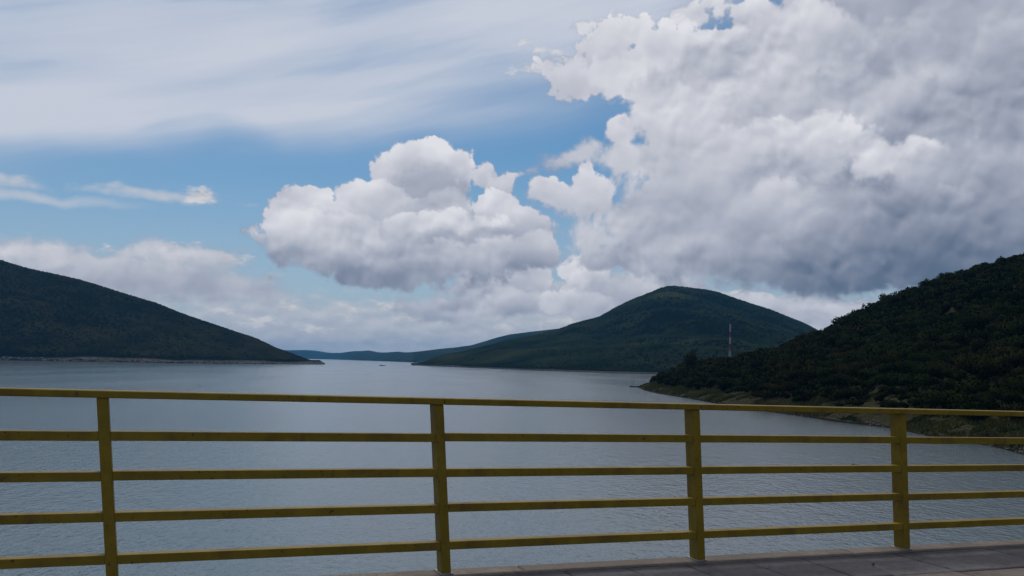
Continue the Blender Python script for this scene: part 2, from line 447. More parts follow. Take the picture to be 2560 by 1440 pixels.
fw = warp(flat, flat, 12.0, 0.020)
def lumps(vec):
    return 0.70 * billow(vec, 20.0, 3.0, 0.5) + 0.60 * noise2(vec, 28.0, 6.0, 0.55)
L0 = lumps(fw)
def puffs(vec):
    return 0.75 * billow(vec, 17.0, 2.2, 0.52) + 0.55 * noise2(vec, 20.0, 2.6, 0.5)
P0 = puffs(fw)
P1 = puffs(vmath('ADD', fw, (-0.003, 0.007, 0.0)))
edge_n = LUMP * (L0 - LUMP_MEAN) * el.lin(0.18, 0.34, 1.0, 1.7) + FRAY * (noise2(fw, 95.0, 4.0, 0.62) - 0.5)
w2 = warp(aev, flat, 16.0, 0.014)
w2 = vmath('ADD', w2, vec2(edge_n * 0.02, edge_n * 0.02))
w2e = node('ShaderNodeSeparateXYZ'); put(w2e.inputs[0], w2); w2e = E(w2e.outputs[1])
grain = (RELIEF * (P0 - P1) + 0.10 * (P0 - 0.80)) * noise2(flat, 6.0, 2.0, 0.5).lin(0.35, 0.65, 0.45, 1.3)
def mixf(f, a, b):
    n = node('ShaderNodeMix', data_type='FLOAT'); put(n.inputs[0], f); put(n.inputs[2], a); put(n.inputs[3], b)
    return E(n.outputs[0])
# cumulus as overlapping heads, far ones first: each bright on top, greyer towards its base
tone, ca = 0.5, None
for (a, e, ra, re, t, top, bot, so) in HEADS:
    r = max(min(ra, re), 0.012)
    d = E.op('MULTIPLY_ADD', ell(w2, a, e, ra, re, t), -r, edge_n)
    n = node('ShaderNodeMapRange', interpolation_type='SMOOTHSTEP'); put(n.inputs['Value'], d)
    n.inputs['From Min'].default_value = -r - so * 0.3; n.inputs['From Max'].default_value = -r + so * 0.7
    cov = E(n.outputs[0])
    b_ = (top - bot) / (2 * re)
    tone_i = E.op('MULTIPLY_ADD', w2e, b_, bot - b_ * (e - re))
    tone = mixf(cov, tone, tone_i)
    ca = cov if ca is None else E.op('MULTIPLY_ADD', 1.0 - ca, cov, ca)
B0 = noise2(fw, 8.0, 2.5, 0.5)
B1 = noise2(vmath('ADD', fw, (-0.010, 0.022, 0.0)), 8.0, 2.5, 0.5)
tone = tone - shades(w2, SHADE) + grain + BIGREL * (B0 - B1)
gd = gen_base - (1.0 - outside) * 0.5 + edge_n
gc = cover(gd)
tone = mixf(gc * outside, tone, 0.50 - gd.lin(0.0, 0.12, 0.0, 0.34) + grain)
col = mixc(ca.max(gc) * 0.985, col, cloud_colour(tone))
col = mixc(below, col, rad(0.16, 0.18, 0.21))

bgs = []
for c_ in (wide, col):
    b_ = node('ShaderNodeBackground'); put(b_.inputs['Color'], c_); b_.inputs['Strength'].default_value = STR
    bgs.append(b_)
mx = node('ShaderNodeMixShader')
put(mx.inputs[0], (1.5 - q_map).step(0.0, 0.08) * (el + 0.03).step(0.0, 0.005))
put(mx.inputs[1], bgs[0].outputs[0]); put(mx.inputs[2], bgs[1].outputs[0])
wo = node('ShaderNodeOutputWorld'); put(wo.inputs['Surface'], mx.outputs[0])
E.nt = None

# ------------------------------------------------------------------ mesh and material helpers
rng = np.random.default_rng(7)
random.seed(7)
def tag(o, label=None, cat=None, group=None, kind=None):
    if label: o['label'] = label
    if cat: o['category'] = cat
    if group: o['group'] = group
    if kind: o['kind'] = kind
    return o
def link(name, data, parent=None, loc=None, rot=None):
    o = bpy.data.objects.new(name, data); COL.objects.link(o)
    if parent is not None: o.parent = parent
    if loc is not None: o.location = loc
    if rot is not None: o.rotation_euler = rot
    return o
def mesh_np(name, verts, faces, mat, smooth=False, normals=None):
    """mesh from arrays; faces is an (n, 3 or 4) array"""
    me = bpy.data.meshes.new(name)
    v = np.asarray(verts, np.float32); f = np.asarray(faces, np.int32)
    k = f.shape[1]
    me.vertices.add(len(v)); me.vertices.foreach_set('co', v.ravel())
    me.loops.add(f.size); me.loops.foreach_set('vertex_index', f.ravel())
    me.polygons.add(len(f))
    me.polygons.foreach_set('loop_start', np.arange(0, f.size, k, dtype=np.int32))
    me.polygons.foreach_set('use_smooth', np.full(len(f), smooth))
    me.update(calc_edges=True)
    if normals is not None: me.normals_split_custom_set_from_vertices(np.asarray(normals, np.float32))
    else: me.validate()
    if mat: me.materials.append(mat)
    return me
def mesh_bm(name, bm, mat, bevel=0.0, smooth=False):
    if bevel > 0:
        bmesh.ops.bevel(bm, geom=[e for e in bm.edges], offset=bevel, segments=1, affect='EDGES')
    bmesh.ops.recalc_face_normals(bm, faces=bm.faces)
    me = bpy.data.meshes.new(name); bm.to_mesh(me); bm.free()
    if smooth:
        for p in me.polygons: p.use_smooth = True
    me.materials.append(mat)
    return me
def add_hexa(bm, p):
    """box from eight corners: four of the bottom, four of the top, same turn"""
    v = [bm.verts.new(q) for q in p]
    for f in ((3, 2, 1, 0), (4, 5, 6, 7), (0, 1, 5, 4), (1, 2, 6, 5), (2, 3, 7, 6), (3, 0, 4, 7)):
        bm.faces.new([v[i] for i in f])
def add_bar(bm, a, b, r0, r1=None, n=6):
    """tapered round bar"""
    a, b = Vector(a), Vector(b); r1 = r0 if r1 is None else r1
    d = (b - a).normalized(); x = d.orthogonal().normalized(); y = d.cross(x)
    ra = [bm.verts.new(a + (x * math.cos(t) + y * math.sin(t)) * r0) for t in (2 * math.pi * i / n for i in range(n))]
    rb = [bm.verts.new(b + (x * math.cos(t) + y * math.sin(t)) * r1) for t in (2 * math.pi * i / n for i in range(n))]
    for i in range(n): bm.faces.new((ra[i], ra[(i + 1) % n], rb[(i + 1) % n], rb[i]))
    bm.faces.new(ra[::-1]); bm.faces.new(rb)

def vnoise(x, y, seed=0):
    xi = np.floor(x).astype(np.int64); yi = np.floor(y).astype(np.int64)
    xf = x - xi; yf = y - yi
    def h(a, b):
        n = (a * 374761393 + b * 668265263 + seed * 1442695041) & 0xFFFFFFFF
        n = ((n ^ (n >> 13)) * 1274126177) & 0xFFFFFFFF
        return ((n ^ (n >> 16)) & 0xFFFF) / 65535.0
    u = xf * xf * (3 - 2 * xf); v = yf * yf * (3 - 2 * yf)
    return (h(xi, yi) * (1 - u) + h(xi + 1, yi) * u) * (1 - v) + (h(xi, yi + 1) * (1 - u) + h(xi + 1, yi + 1) * u) * v
def nfbm(x, y, seed=0, octaves=5, gain=0.5):
    s = 0.0; a = 1.0; t = 0.0
    for k in range(octaves):
        s = s + a * (vnoise(x * 2 ** k, y * 2 ** k, seed + 17 * k) - 0.5); t += a; a *= gain
    return s / t * 2.0                       # about -1..1

def material(name):
    m = bpy.data.materials.new(name); m.use_nodes = True
    E.nt = m.node_tree
    b = m.node_tree.nodes.get('Principled BSDF')
    return m, b
def geo_pos(): return node('ShaderNodeNewGeometry').outputs['Position']
def island(): return E(node('ShaderNodeNewGeometry').outputs['Random Per Island'])
def obj_rand(): return E(node('ShaderNodeObjectInfo').outputs['Random'])
def obj_vec(): return node('ShaderNodeTexCoord').outputs['Object']
def bump(b, height, dist, strength=1.0):
    n = node('ShaderNodeBump'); put(n.inputs['Height'], height); n.inputs['Distance'].default_value = dist
    n.inputs['Strength'].default_value = strength
    E.nt.links.new(n.outputs[0], b.inputs['Normal'])

# weathered yellow enamel on steel
MAT_PAINT, b = material('yellow_paint')
v = geo_pos()
rough_n = fbm(v, 9.0, 5.0, 0.6)
stain = fbm(v, 3.2, 6.0, 0.62)
speck = fbm(v, 60.0, 4.0, 0.6)
c = mixc(rough_n.step(0.35, 0.7), (0.262, 0.168, 0.011), (0.330, 0.214, 0.016))
c = mixc(stain.step(0.50, 0.66) * 0.6, c, (0.17, 0.102, 0.022))
run = fbm(vmath('MULTIPLY', v, (14.0, 14.0, 1.6)), 1.0, 4.0, 0.6)
c = mixc(run.step(0.56, 0.74) * 0.38, c, (0.13, 0.070, 0.022))
chip = fbm(v, 42.0, 5.0, 0.65)
c = mixc(chip.step(0.62, 0.66) * 0.85, c, (0.075, 0.042, 0.026))
put(b.inputs['Base Color'], c)
put(b.inputs['Roughness'], stain.lin(0.3, 0.7, 0.42, 0.62))
b.inputs['IOR'].default_value = 1.45; b.inputs['Specular IOR Level'].default_value = 0.35
bump(b, speck * 0.5 + rough_n, 0.0012)

MAT_ZINC, b = material('pale_metal')
put(b.inputs['Base Color'], mixc(fbm(geo_pos(), 40.0, 4.0), (0.30, 0.28, 0.24), (0.46, 0.44, 0.40)))
b.inputs['Roughness'].default_value = 0.6

# worn concrete paving
def concrete(name, c0, c1, dirt, seed):
    m, b = material(name)
    v = vmath('ADD', geo_pos(), (seed, 0.0, 0.0))
    n1 = fbm(v, 2.2, 6.0, 0.62); n2 = fbm(v, 26.0, 6.0, 0.7); n3 = fbm(v, 190.0, 3.0, 0.7)
    c = mixc(n1.step(0.34, 0.66), c0, c1)
    c = mixc(n2.step(0.50, 0.66) * 0.65, c, dirt)
    c = mixc(fbm(v, 0.9, 5.0, 0.6).step(0.48, 0.66) * 0.5, c, dirt)
    c = mixc(n3.step(0.58, 0.72) * 0.35, c, tuple(x * 1.6 for x in c1))
    c = mixc(obj_rand().lin(0.0, 1.0, 0.0, 0.35), c, tuple(x * 0.75 for x in c0))
    return m, b, c, n2, n3
MAT_SLAB, b, c, n2, n3 = concrete('paving_concrete', (0.1855, 0.1590, 0.1453), (0.2967, 0.2541, 0.2300), (0.0954, 0.0821, 0.0751), 0.0)
# darker band along the edging, measured across the footway
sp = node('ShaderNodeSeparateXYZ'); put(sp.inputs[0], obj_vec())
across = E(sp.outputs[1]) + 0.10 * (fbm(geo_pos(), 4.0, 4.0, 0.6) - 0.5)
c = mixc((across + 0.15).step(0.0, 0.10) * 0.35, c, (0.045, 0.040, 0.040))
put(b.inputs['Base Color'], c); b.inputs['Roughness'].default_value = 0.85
bump(b, n2 + n3 * 0.6, 0.004)
MAT_EDGE, b, c, n2, n3 = concrete('edging_concrete', (0.2152, 0.1715, 0.1359), (0.3417, 0.2754, 0.2189), (0.1139, 0.0917, 0.0737), 31.0)
put(b.inputs['Base Color'], c); b.inputs['Roughness'].default_value = 0.9
bump(b, n2 + n3 * 0.6, 0.005)
MAT_ASPHALT, b, c, n2, n3 = concrete('asphalt', (0.040, 0.040, 0.042), (0.060, 0.058, 0.058), (0.030, 0.030, 0.030), 77.0)
put(b.inputs['Base Color'], c); b.inputs['Roughness'].default_value = 0.9
bump(b, n3, 0.006)

# woodland and bush
def foliage(name, dark, light, dry, dry_amt, big_scale, per='island', indiv=0.45, meadow=None):
    m, b = material(name)
    v = geo_pos()
    r = island() if per == 'island' else obj_rand()
    n1 = fbm(v, big_scale, 4.0, 0.55)
    n2 = fbm(v, big_scale * 7.0, 3.0, 0.6)
    c = mixc((r * indiv + n2 * (1.25 - indiv) - 0.10).clamp(), dark, light)
    c = mixc((n1.step(0.44, 0.66) * dry_amt), c, dry)
    c = mixc(1.0, c, mixc(fbm(v, big_scale * 2.6, 2.0, 0.5).lin(0.3, 0.7), (0.55, 0.60, 0.62), (1.50, 1.36, 1.25)), 'MULTIPLY')
    if meadow:                              # an open grassy patch on the slope: middle, reach, colour
        dd = E(vmath('LENGTH', vmath('MULTIPLY', vmath('SUBTRACT', v, meadow[0]), meadow[1])))
        c = mixc((dd + (n2 - 0.5) * 0.9).lin(0.5, 1.1, 0.8, 0.0), c, meadow[2])
    put(b.inputs['Base Color'], c); b.inputs['Roughness'].default_value = 0.75
    b.inputs['Specular IOR Level'].default_value = 0.0
    return m, b, r
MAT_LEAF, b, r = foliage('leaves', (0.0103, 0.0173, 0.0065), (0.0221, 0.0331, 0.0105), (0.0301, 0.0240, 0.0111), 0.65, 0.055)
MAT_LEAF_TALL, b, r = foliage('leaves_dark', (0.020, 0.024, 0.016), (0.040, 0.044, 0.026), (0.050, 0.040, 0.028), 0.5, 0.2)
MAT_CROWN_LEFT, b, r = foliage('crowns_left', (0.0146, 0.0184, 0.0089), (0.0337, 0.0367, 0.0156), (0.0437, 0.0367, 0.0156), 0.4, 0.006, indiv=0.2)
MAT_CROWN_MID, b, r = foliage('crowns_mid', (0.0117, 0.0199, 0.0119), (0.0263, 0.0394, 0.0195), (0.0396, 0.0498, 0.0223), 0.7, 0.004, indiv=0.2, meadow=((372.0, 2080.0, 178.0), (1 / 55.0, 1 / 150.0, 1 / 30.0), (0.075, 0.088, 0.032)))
MAT_BARK, b = material('bark')
put(b.inputs['Base Color'], mixc(fbm(geo_pos(), 6.0), (0.055, 0.045, 0.036), (0.12, 0.10, 0.08))); b.inputs['Roughness'].default_value = 0.9
MAT_GRASS, b, r = foliage('grass_blades', (0.0659, 0.0855, 0.0288), (0.1252, 0.1311, 0.0480), (0.1845, 0.1482, 0.0780), 0.8, 0.06)

def ground(name, soil_lo, soil_hi, green, rock_lo, rock_hi, band, scale):
    """hillside ground: pale washed rock in the drawdown band above the water, bush-covered soil above"""
    m, b = material(name)
    v = geo_pos()
    z = E(sep_z(v))
    n1 = fbm(v, scale, 6.0, 0.6); n2 = fbm(v, scale * 6, 5.0, 0.65); n3 = fbm(v, scale * 0.25, 4.0, 0.5)
    up = mixc(n2.step(0.35, 0.65), green, mixc(n1.step(0.35, 0.7), soil_lo, soil_hi))
    up = mixc(n1.step(0.42, 0.62) * 0.7, up, green)
    rk = mixc(n2.step(0.3, 0.7), rock_lo, rock_hi)
    t = (z + (n3 - 0.5) * band * 2.4 + (n2 - 0.5) * band * 1.0).step(band * 0.7, band * 1.3)
    c = mixc(t, rk, up)
    wet = (z + (n2 - 0.5) * 0.6).step(0.1, 0.8)
    c = mixc(wet, tuple(x * 0.4 for x in rock_lo), c)
    put(b.inputs['Base Color'], c); b.inputs['Roughness'].default_value = 0.95
    b.inputs['Specular IOR Level'].default_value = 0.0
    bump(b, n2, 0.5 / scale * 0.05)
    return m
def sep_z(v):
    n = node('ShaderNodeSeparateXYZ'); put(n.inputs[0], v); return n.outputs[2]
MAT_GROUND_LEFT = ground('ground_left', (0.0077, 0.0094, 0.0050), (0.0132, 0.0143, 0.0077), (0.0066, 0.0099, 0.0044), (0.040, 0.037, 0.031), (0.165, 0.148, 0.125), 5.0, 0.030)
MAT_GROUND_MID = ground('ground_mid', (0.0065, 0.0099, 0.0054), (0.0110, 0.0154, 0.0078), (0.0060, 0.0105, 0.0054), (0.06, 0.055, 0.048), (0.15, 0.138, 0.12), 2.0, 0.020)
MAT_GROUND_RIGHT = ground('ground_right', (0.045, 0.037, 0.026), (0.13, 0.103, 0.075), (0.036, 0.042, 0.018), (0.060, 0.052, 0.040), (0.104, 0.096, 0.070), 0.7, 0.16)
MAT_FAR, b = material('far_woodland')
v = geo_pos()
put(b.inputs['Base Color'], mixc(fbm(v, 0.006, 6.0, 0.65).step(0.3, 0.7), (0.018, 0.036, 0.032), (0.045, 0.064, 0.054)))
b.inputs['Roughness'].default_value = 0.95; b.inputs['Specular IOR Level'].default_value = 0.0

# open lake water under a light breeze
MAT_WATER, b = material('lake_water')
v = geo_pos()
sx = mapping(v, (0, 0, 0), R(12), (1.0, 0.55, 1.0), 'POINT')
h = 0.60 * fbm(sx, 1.7, 4.0, 0.58) + 0.55 * fbm(sx, 0.55, 3.0, 0.5) + 0.10 * fbm(sx, 5.0, 2.0, 0.5)
gust = fbm(mapping(v, (0, 0, 0), R(-8), (0.030, 0.007, 1.0), 'POINT'), 1.0, 4.0, 0.5)
put(b.inputs['Base Color'], (0.128, 0.170, 0.182, 1.0))
b.inputs['IOR'].default_value = 1.333
put(b.inputs['Roughness'], gust.lin(0.35, 0.65, 0.10, 0.14))
n = node('ShaderNodeBump'); put(n.inputs['Height'], h); put(n.inputs['Strength'], gust.lin(0.3, 0.7, 0.85, 1.0))
n.inputs['Distance'].default_value = 0.21
E.nt.links.new(n.outputs[0], b.inputs['Normal'])

# ------------------------------------------------------------------ water, hills
L_ = 15500.0
tag(link('water', mesh_np('water', [(-L_, -900, 0), (L_, -900, 0), (L_, 14800, 0), (-L_, 14800, 0)], [(0, 1, 2, 3)], MAT_WATER)),
    'wide grey-blue rippled lake reaching between the hills', kind='structure')

def interp_rows(rows, n):
    """resample control rows (shore x, y, ridge x, y, z) smoothly"""
    rows = np.array(rows, float)
    t = np.concatenate([[0], np.cumsum(np.hypot(np.diff(rows[:, 2]), np.diff(rows[:, 3])) + 1.0)])
    u = np.linspace(0, t[-1], n)
    out = np.stack([np.interp(u, t, rows[:, k]) for k in range(5)], 1)
    return out
class Hill:
    def __init__(s, rows, n, m, back, power, gully, bank, seed):
        s.r = interp_rows(rows, n); s.n, s.m, s.back, s.power, s.gully, s.bank, s.seed = n, m, back, power, gully, bank, seed
    def at(s, i, w):
        """surface point for row position i (float) and w: 0 shore, 1 ridge, 2 far foot"""
        i = np.asarray(i, float); w = np.asarray(w, float)
        r = np.stack([np.interp(i, np.arange(s.n), s.r[:, k]) for k in range(5)], -1)
        sx, sy, rx, ry, rz = (r[..., k] for k in range(5))
        d = np.hypot(rx, ry)
        bx, by = rx * (1 + s.back / d), ry * (1 + s.back / d)
        f = np.clip(w, 0, 1); g = np.clip(w - 1, 0, 1)
        x = sx + (rx - sx) * f + (bx - rx) * g
        y = sy + (ry - sy) * f + (by - ry) * g
        wob = nfbm(x / 60, y / 60, s.seed + 3, 3) * 14 * np.clip(1 - f * 6, 0, 1) * (g == 0)
        y = y + wob
        L = np.hypot(rx - sx, ry - sy) + 1e-6
        rise = np.minimum(f * L * 0.35, s.bank)
        z = np.where(w <= 1, rise + (rz - s.bank).clip(0.3) * f ** s.power, 0)
        env = np.sin(np.pi * f) ** 0.8
        ridge_n = 1 - np.abs(nfbm((x + 0.55 * y) / s.gully, (y - 0.3 * x) / (s.gully * 3.0), s.seed, 4))
        z = z + env * (ridge_n - 0.72) * rz * 0.24 + env * nfbm(x / 90, y / 90, s.seed + 9, 4) * 3.0
        zb = rz * (1 - g) ** 1.3 - 4 * g
        z = np.where(w <= 1, z - 2.5 * (f <= 0), zb)
        return x, y, z
    def mesh(s, name, mat):
        w = np.concatenate([[-0.0], np.linspace(0, 1, s.m)[1:] ** 1.35, np.linspace(1, 2, 8)[1:]])
        I, W = np.meshgrid(np.arange(s.n), w, indexing='ij')
        x, y, z = s.at(I, W)
        k = len(w)
        idx = np.arange(s.n * k).reshape(s.n, k)
        f = np.stack([idx[:-1, :-1], idx[1:, :-1], idx[1:, 1:], idx[:-1, 1:]], -1).reshape(-1, 4)
        return mesh_np(name, np.stack([x, y, z], -1).reshape(-1, 3), f, mat, True)

ICO = None
def crowns(pos, rad_, flat_, seed, lie=None):
    """many small lumpy crowns, each twenty facets, joined"""
    global ICO
    if ICO is None:
        bm = bmesh.new(); bmesh.ops.create_icosphere(bm, subdivisions=1, radius=1.0)
        ICO = (np.array([q.co[:] for q in bm.verts]), np.array([[q.index for q in f.verts] for f in bm.faces])); bm.free()
    g = np.random.default_rng(seed)
    V0, F0 = ICO; n = len(pos); k = len(V0)
    th = g.uniform(0, 6.283, n)
    jit = g.uniform(0.72, 1.25, (n, k, 1))
    V = V0[None] * jit
    c, s_ = np.cos(th)[:, None], np.sin(th)[:, None]
    X = V[..., 0] * c - V[..., 1] * s_; Y = V[..., 0] * s_ + V[..., 1] * c
    V = np.stack([X, Y, V[..., 2] * flat_], -1) * rad_[:, None, None] + pos[:, None, :]
    F = F0[None] + (np.arange(n) * k)[:, None, None]
    if lie is not None:                     # foliage shades by the lie of the slope as much as by its own roundness
        N = (V - pos[:, None, :]) / rad_[:, None, None] * 0.30 + lie[:, None, :] * 0.70
        return V.reshape(-1, 3), F.reshape(-1, 3), N.reshape(-1, 3)
    return V.reshape(-1, 3), F.reshape(-1, 3)
def wood(hill, count, wmin, rmin, rmax, i0, i1, seed, gap=None):
    g = np.random.default_rng(seed)
    i = g.uniform(i0, i1, count * 2); w = g.uniform(wmin, 1.03, count * 2)
    w = np.where(g.uniform(0, 1, count * 2) < 0.12, g.uniform(0.985, 1.012, count * 2), w)
    x, y, z = hill.at(i, w)
    ok = (z > hill.bank * (0.6 + 0.9 * vnoise(x / 25, y / 25, seed)))
    x, y, z, w = x[ok][:count], y[ok][:count], z[ok][:count], w[ok][:count]
    r_ = g.uniform(rmin, rmax, len(x)) * (0.8 + 0.4 * vnoise(x / 40, y / 40, seed + 1))
    r_ = r_ * np.clip(z / 16, 0.3, 1)
    e_ = 6.0                                # local slope of the ground, by differences along the hill
    L = np.hypot(x, y); lie = np.stack([-x / L * 0.25, -y / L * 0.25, np.ones(len(x))], -1)
    i_, w_ = i[ok][:count], w
    xa, ya, za = hill.at(i_, np.clip(w_ + 0.02, 0, 1)); xb, yb, zb_ = hill.at(i_, np.clip(w_ - 0.02, 0, 1))
    xc, yc, zc = hill.at(i_ + 0.6, np.clip(w_, 0, 1)); xd, yd, zd = hill.at(i_ - 0.6, np.clip(w_, 0, 1))
    nn = np.cross(np.stack([xc - xd, yc - yd, zc - zd], -1), np.stack([xa - xb, ya - yb, za - zb_], -1))
    nn /= np.linalg.norm(nn, axis=1, keepdims=True) + 1e-9
    nn *= np.sign(nn[:, 2:3]) 
    lie = nn * 0.8 + lie * 0.2
    return np.stack([x, y, z + r_ * 0.25], -1), r_, lie

# control rows of each hill: shore x, y, ridge x, y, z (metres)
LEFT_ROWS = [(-1426.0, 1240.0, -2185.0, 1900.0, 211.5), (-1122.4, 1247.1, -1692.0, 1880.0, 233.8), (-1000.0, 1250.0, -1492.0, 1865.0, 230.2), (-883.5, 1262.1, -1295.0, 1850.0, 226.6), (-739.6, 1276.7, -1043.0, 1800.4, 197.2), (-736.8, 1277.0, -1038.3, 1799.5, 196.0), (-695.8, 1285.5, -966.6, 1785.8, 177.9), (-669.5, 1290.9, -921.5, 1776.8, 169.4), (-633.9, 1298.2, -861.7, 1764.8, 157.3), (-597.2, 1305.6, -801.7, 1752.5, 141.0), (-595.0, 1306.0, -798.1, 1751.8, 139.9), (-572.7, 1317.2, -758.0, 1743.5, 128.1), (-539.3, 1333.6, -700.2, 1731.5, 113.4), (-516.8, 1344.4, -662.5, 1723.5, 99.6), (-489.9, 1357.0, -618.8, 1714.2, 84.4), (-487.7, 1360.3, -614.2, 1713.2, 82.8), (-459.9, 1401.4, -558.2, 1701.2, 66.3), (-424.7, 1448.6, -494.0, 1684.8, 47.8), (-399.6, 1480.0, -450.1, 1667.2, 30.3), (-396.9, 1487.6, -444.2, 1664.8, 27.9), (-376.5, 1542.3, -402.2, 1647.5, 14.6), (-356.5, 1590.3, -365.9, 1632.4, 5.2), (-348.2, 1609.0, -352.0, 1626.5, 1.0), (-340.6, 1617.9, -341.5, 1622.0, 1.0)]
MID_ROWS = [(-205.0, 1805.3, -205.8, 1812.1, 1.0), (-176.9, 1743.4, -184.6, 1819.3, 5.0), (-149.3, 1679.2, -162.5, 1826.8, 14.5), (-124.2, 1617.2, -140.9, 1834.0, 20.7), (-77.6, 1490.7, -96.3, 1848.8, 29.5), (-74.0, 1480.0, -92.6, 1852.7, 30.6), (-38.6, 1399.1, -52.3, 1894.8, 42.4), (-12.3, 1332.6, -17.8, 1931.5, 54.6), (26.3, 1221.2, 43.0, 1993.1, 68.4), (42.1, 1169.0, 72.8, 2022.5, 76.5), (58.9, 1150.2, 105.2, 2053.5, 85.2), (76.6, 1129.8, 142.4, 2100.8, 101.9), (106.9, 1092.7, 214.0, 2186.7, 123.6), (109.0, 1090.0, 219.3, 2192.9, 126.9), (121.9, 1078.5, 252.0, 2230.1, 147.0), (137.0, 1064.7, 291.1, 2262.4, 167.7), (162.3, 1040.7, 359.0, 2301.4, 196.4), (168.1, 1035.0, 375.2, 2310.6, 203.9), (170.7, 1032.5, 382.8, 2314.8, 207.3), (179.5, 1024.0, 408.1, 2328.9, 215.3), (187.5, 1016.1, 432.1, 2342.1, 216.8), (204.0, 999.2, 478.9, 2345.6, 211.6), (214.7, 988.0, 508.7, 2341.5, 208.6), (225.0, 976.8, 538.5, 2337.4, 202.5), (236.9, 963.6, 573.4, 2332.6, 189.1), (240.0, 960.0, 582.8, 2331.2, 186.1), (253.5, 953.7, 618.3, 2326.3, 174.7), (273.2, 944.3, 671.0, 2318.9, 158.5), (289.3, 936.4, 714.4, 2312.8, 140.7), (305.0, 928.6, 757.6, 2306.7, 122.9), (318.7, 921.7, 795.7, 2301.3, 102.6), (360.0, 900.0, 904.0, 2260.0, 52.7), (408.5, 888.0, 1021.2, 2220.0, 20.9), (440.0, 880.0, 1100.0, 2200.0, 7.6)]
SHOULDER_ROWS = [(-373.2, 3358.6, -390.6, 3514.7, 41.1), (-358.2, 3317.0, -380.3, 3521.4, 42.7), (-320.9, 3286.6, -346.0, 3543.7, 47.8), (-263.7, 3239.0, -292.7, 3594.3, 56.7), (-206.6, 3190.1, -237.1, 3660.9, 64.0), (-145.3, 3136.0, -173.0, 3734.7, 75.9), (-97.5, 3092.5, -119.6, 3793.9, 94.1), (-55.2, 3053.0, -69.0, 3820.8, 112.1), (-9.8, 3009.5, -12.5, 3846.5, 127.7), (0.0, 3000.0, 0.0, 3852.2, 129.7), (64.3, 2989.3, 83.6, 3889.6, 143.0), (158.9, 2973.3, 210.9, 3945.1, 161.4), (266.0, 2955.0, 360.0, 4000.0, 168.0), (410.2, 2930.0, 574.0, 4100.0, 159.6), (580.0, 2900.0, 840.0, 4200.0, 96.0)]
FAR_ROWS = [(-3420.0, 7600.0, -4050.0, 9000.0, 120.0), (-2653.4, 7581.2, -3115.0, 8900.0, 83.2), (-2271.5, 7571.7, -2655.0, 8850.0, 87.2), (-1904.8, 7562.7, -2223.1, 8826.4, 80.7), (-1746.9, 7558.8, -2035.7, 8808.2, 77.9), (-1675.4, 7557.0, -1947.9, 8786.1, 71.7), (-1668.1, 7541.8, -1943.0, 8784.9, 71.3), (-1550.2, 7292.1, -1814.8, 8536.7, 59.4), (-1425.2, 7016.7, -1678.3, 8263.1, 57.5), (-1309.9, 6752.0, -1546.1, 7969.4, 58.7), (-1285.8, 6671.3, -1528.2, 7928.8, 58.9), (-1144.2, 6181.6, -1387.6, 7496.6, 65.8), (-1017.6, 5720.5, -1261.2, 7089.7, 70.2), (-902.7, 5279.0, -1152.2, 6738.2, 68.2), (-885.1, 5226.9, -1126.5, 6652.8, 67.7), (-808.8, 4995.9, -1043.2, 6443.6, 71.1), (-748.7, 4806.0, -977.0, 6271.5, 63.2), (-688.8, 4609.0, -910.6, 6093.1, 55.5), (-611.8, 4342.6, -824.4, 5851.7, 54.7), (-565.6, 4174.5, -772.2, 5699.5, 56.7), (-510.3, 3964.4, -709.2, 5509.1, 58.4), (-440.9, 3683.5, -628.9, 5254.6, 52.4), (-379.8, 3417.3, -557.1, 5013.5, 53.5), (-358.6, 3320.0, -531.9, 4925.4, 46.9), (-332.0, 3320.0, -470.0, 4700.0, 30.8)]
FARTHEST_ROWS = [(-6100.0, 12200.0, -6600.0, 13200.0, 117.6), (-3630.0, 12100.0, -3960.0, 13200.0, 104.4), (-3162.7, 12080.9, -3455.6, 13200.0, 109.4), (-2816.2, 12066.7, -3080.7, 13200.0, 123.9), (-2667.8, 12060.6, -2919.8, 13200.0, 116.1), (-2519.2, 12054.5, -2758.6, 13200.0, 92.2), (-2283.2, 12044.8, -2502.2, 13200.0, 73.0), (-2064.1, 12035.7, -2263.7, 13200.0, 59.4), (-1200.0, 12000.0, -1320.0, 13200.0, 25.2)]


hill_l = Hill(LEFT_ROWS, 150, 46, 500, 1.05, 90.0, 6.5, 11)
tag(link('hill', hill_l.mesh('hill', MAT_GROUND_LEFT)), 'long wooded hill sloping down to a point on the left, pale rock along its foot', kind='structure')
p, r_, lie = wood(hill_l, 36000, 0.012, 1.2, 2.6, 0, 149, 21)
V_, F_, N_ = crowns(p, r_, 0.75, 22, lie)
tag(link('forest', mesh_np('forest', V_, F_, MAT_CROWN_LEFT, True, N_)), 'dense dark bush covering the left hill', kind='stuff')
hill_m = Hill(MID_ROWS, 150, 46, 700, 1.12, 160.0, 2.4, 31)
tag(link('hill', hill_m.mesh('hill', MAT_GROUND_MID)), 'rounded blue-green hill standing across the water, right of centre', kind='structure')
p, r_, lie = wood(hill_m, 36000, 0.006, 1.5, 3.2, 0, 149, 23)
V_, F_, N_ = crowns(p, r_, 0.75, 24, lie)
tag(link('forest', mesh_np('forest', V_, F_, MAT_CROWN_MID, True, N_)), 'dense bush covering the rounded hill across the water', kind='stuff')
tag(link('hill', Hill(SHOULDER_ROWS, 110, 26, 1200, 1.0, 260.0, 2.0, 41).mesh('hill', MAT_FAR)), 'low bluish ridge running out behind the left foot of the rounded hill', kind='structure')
tag(link('hill', Hill(FAR_ROWS, 220, 26, 2200, 0.9, 420.0, 2.0, 51).mesh('hill', MAT_FAR)), 'low blue far hills along the end of the lake', kind='structure')
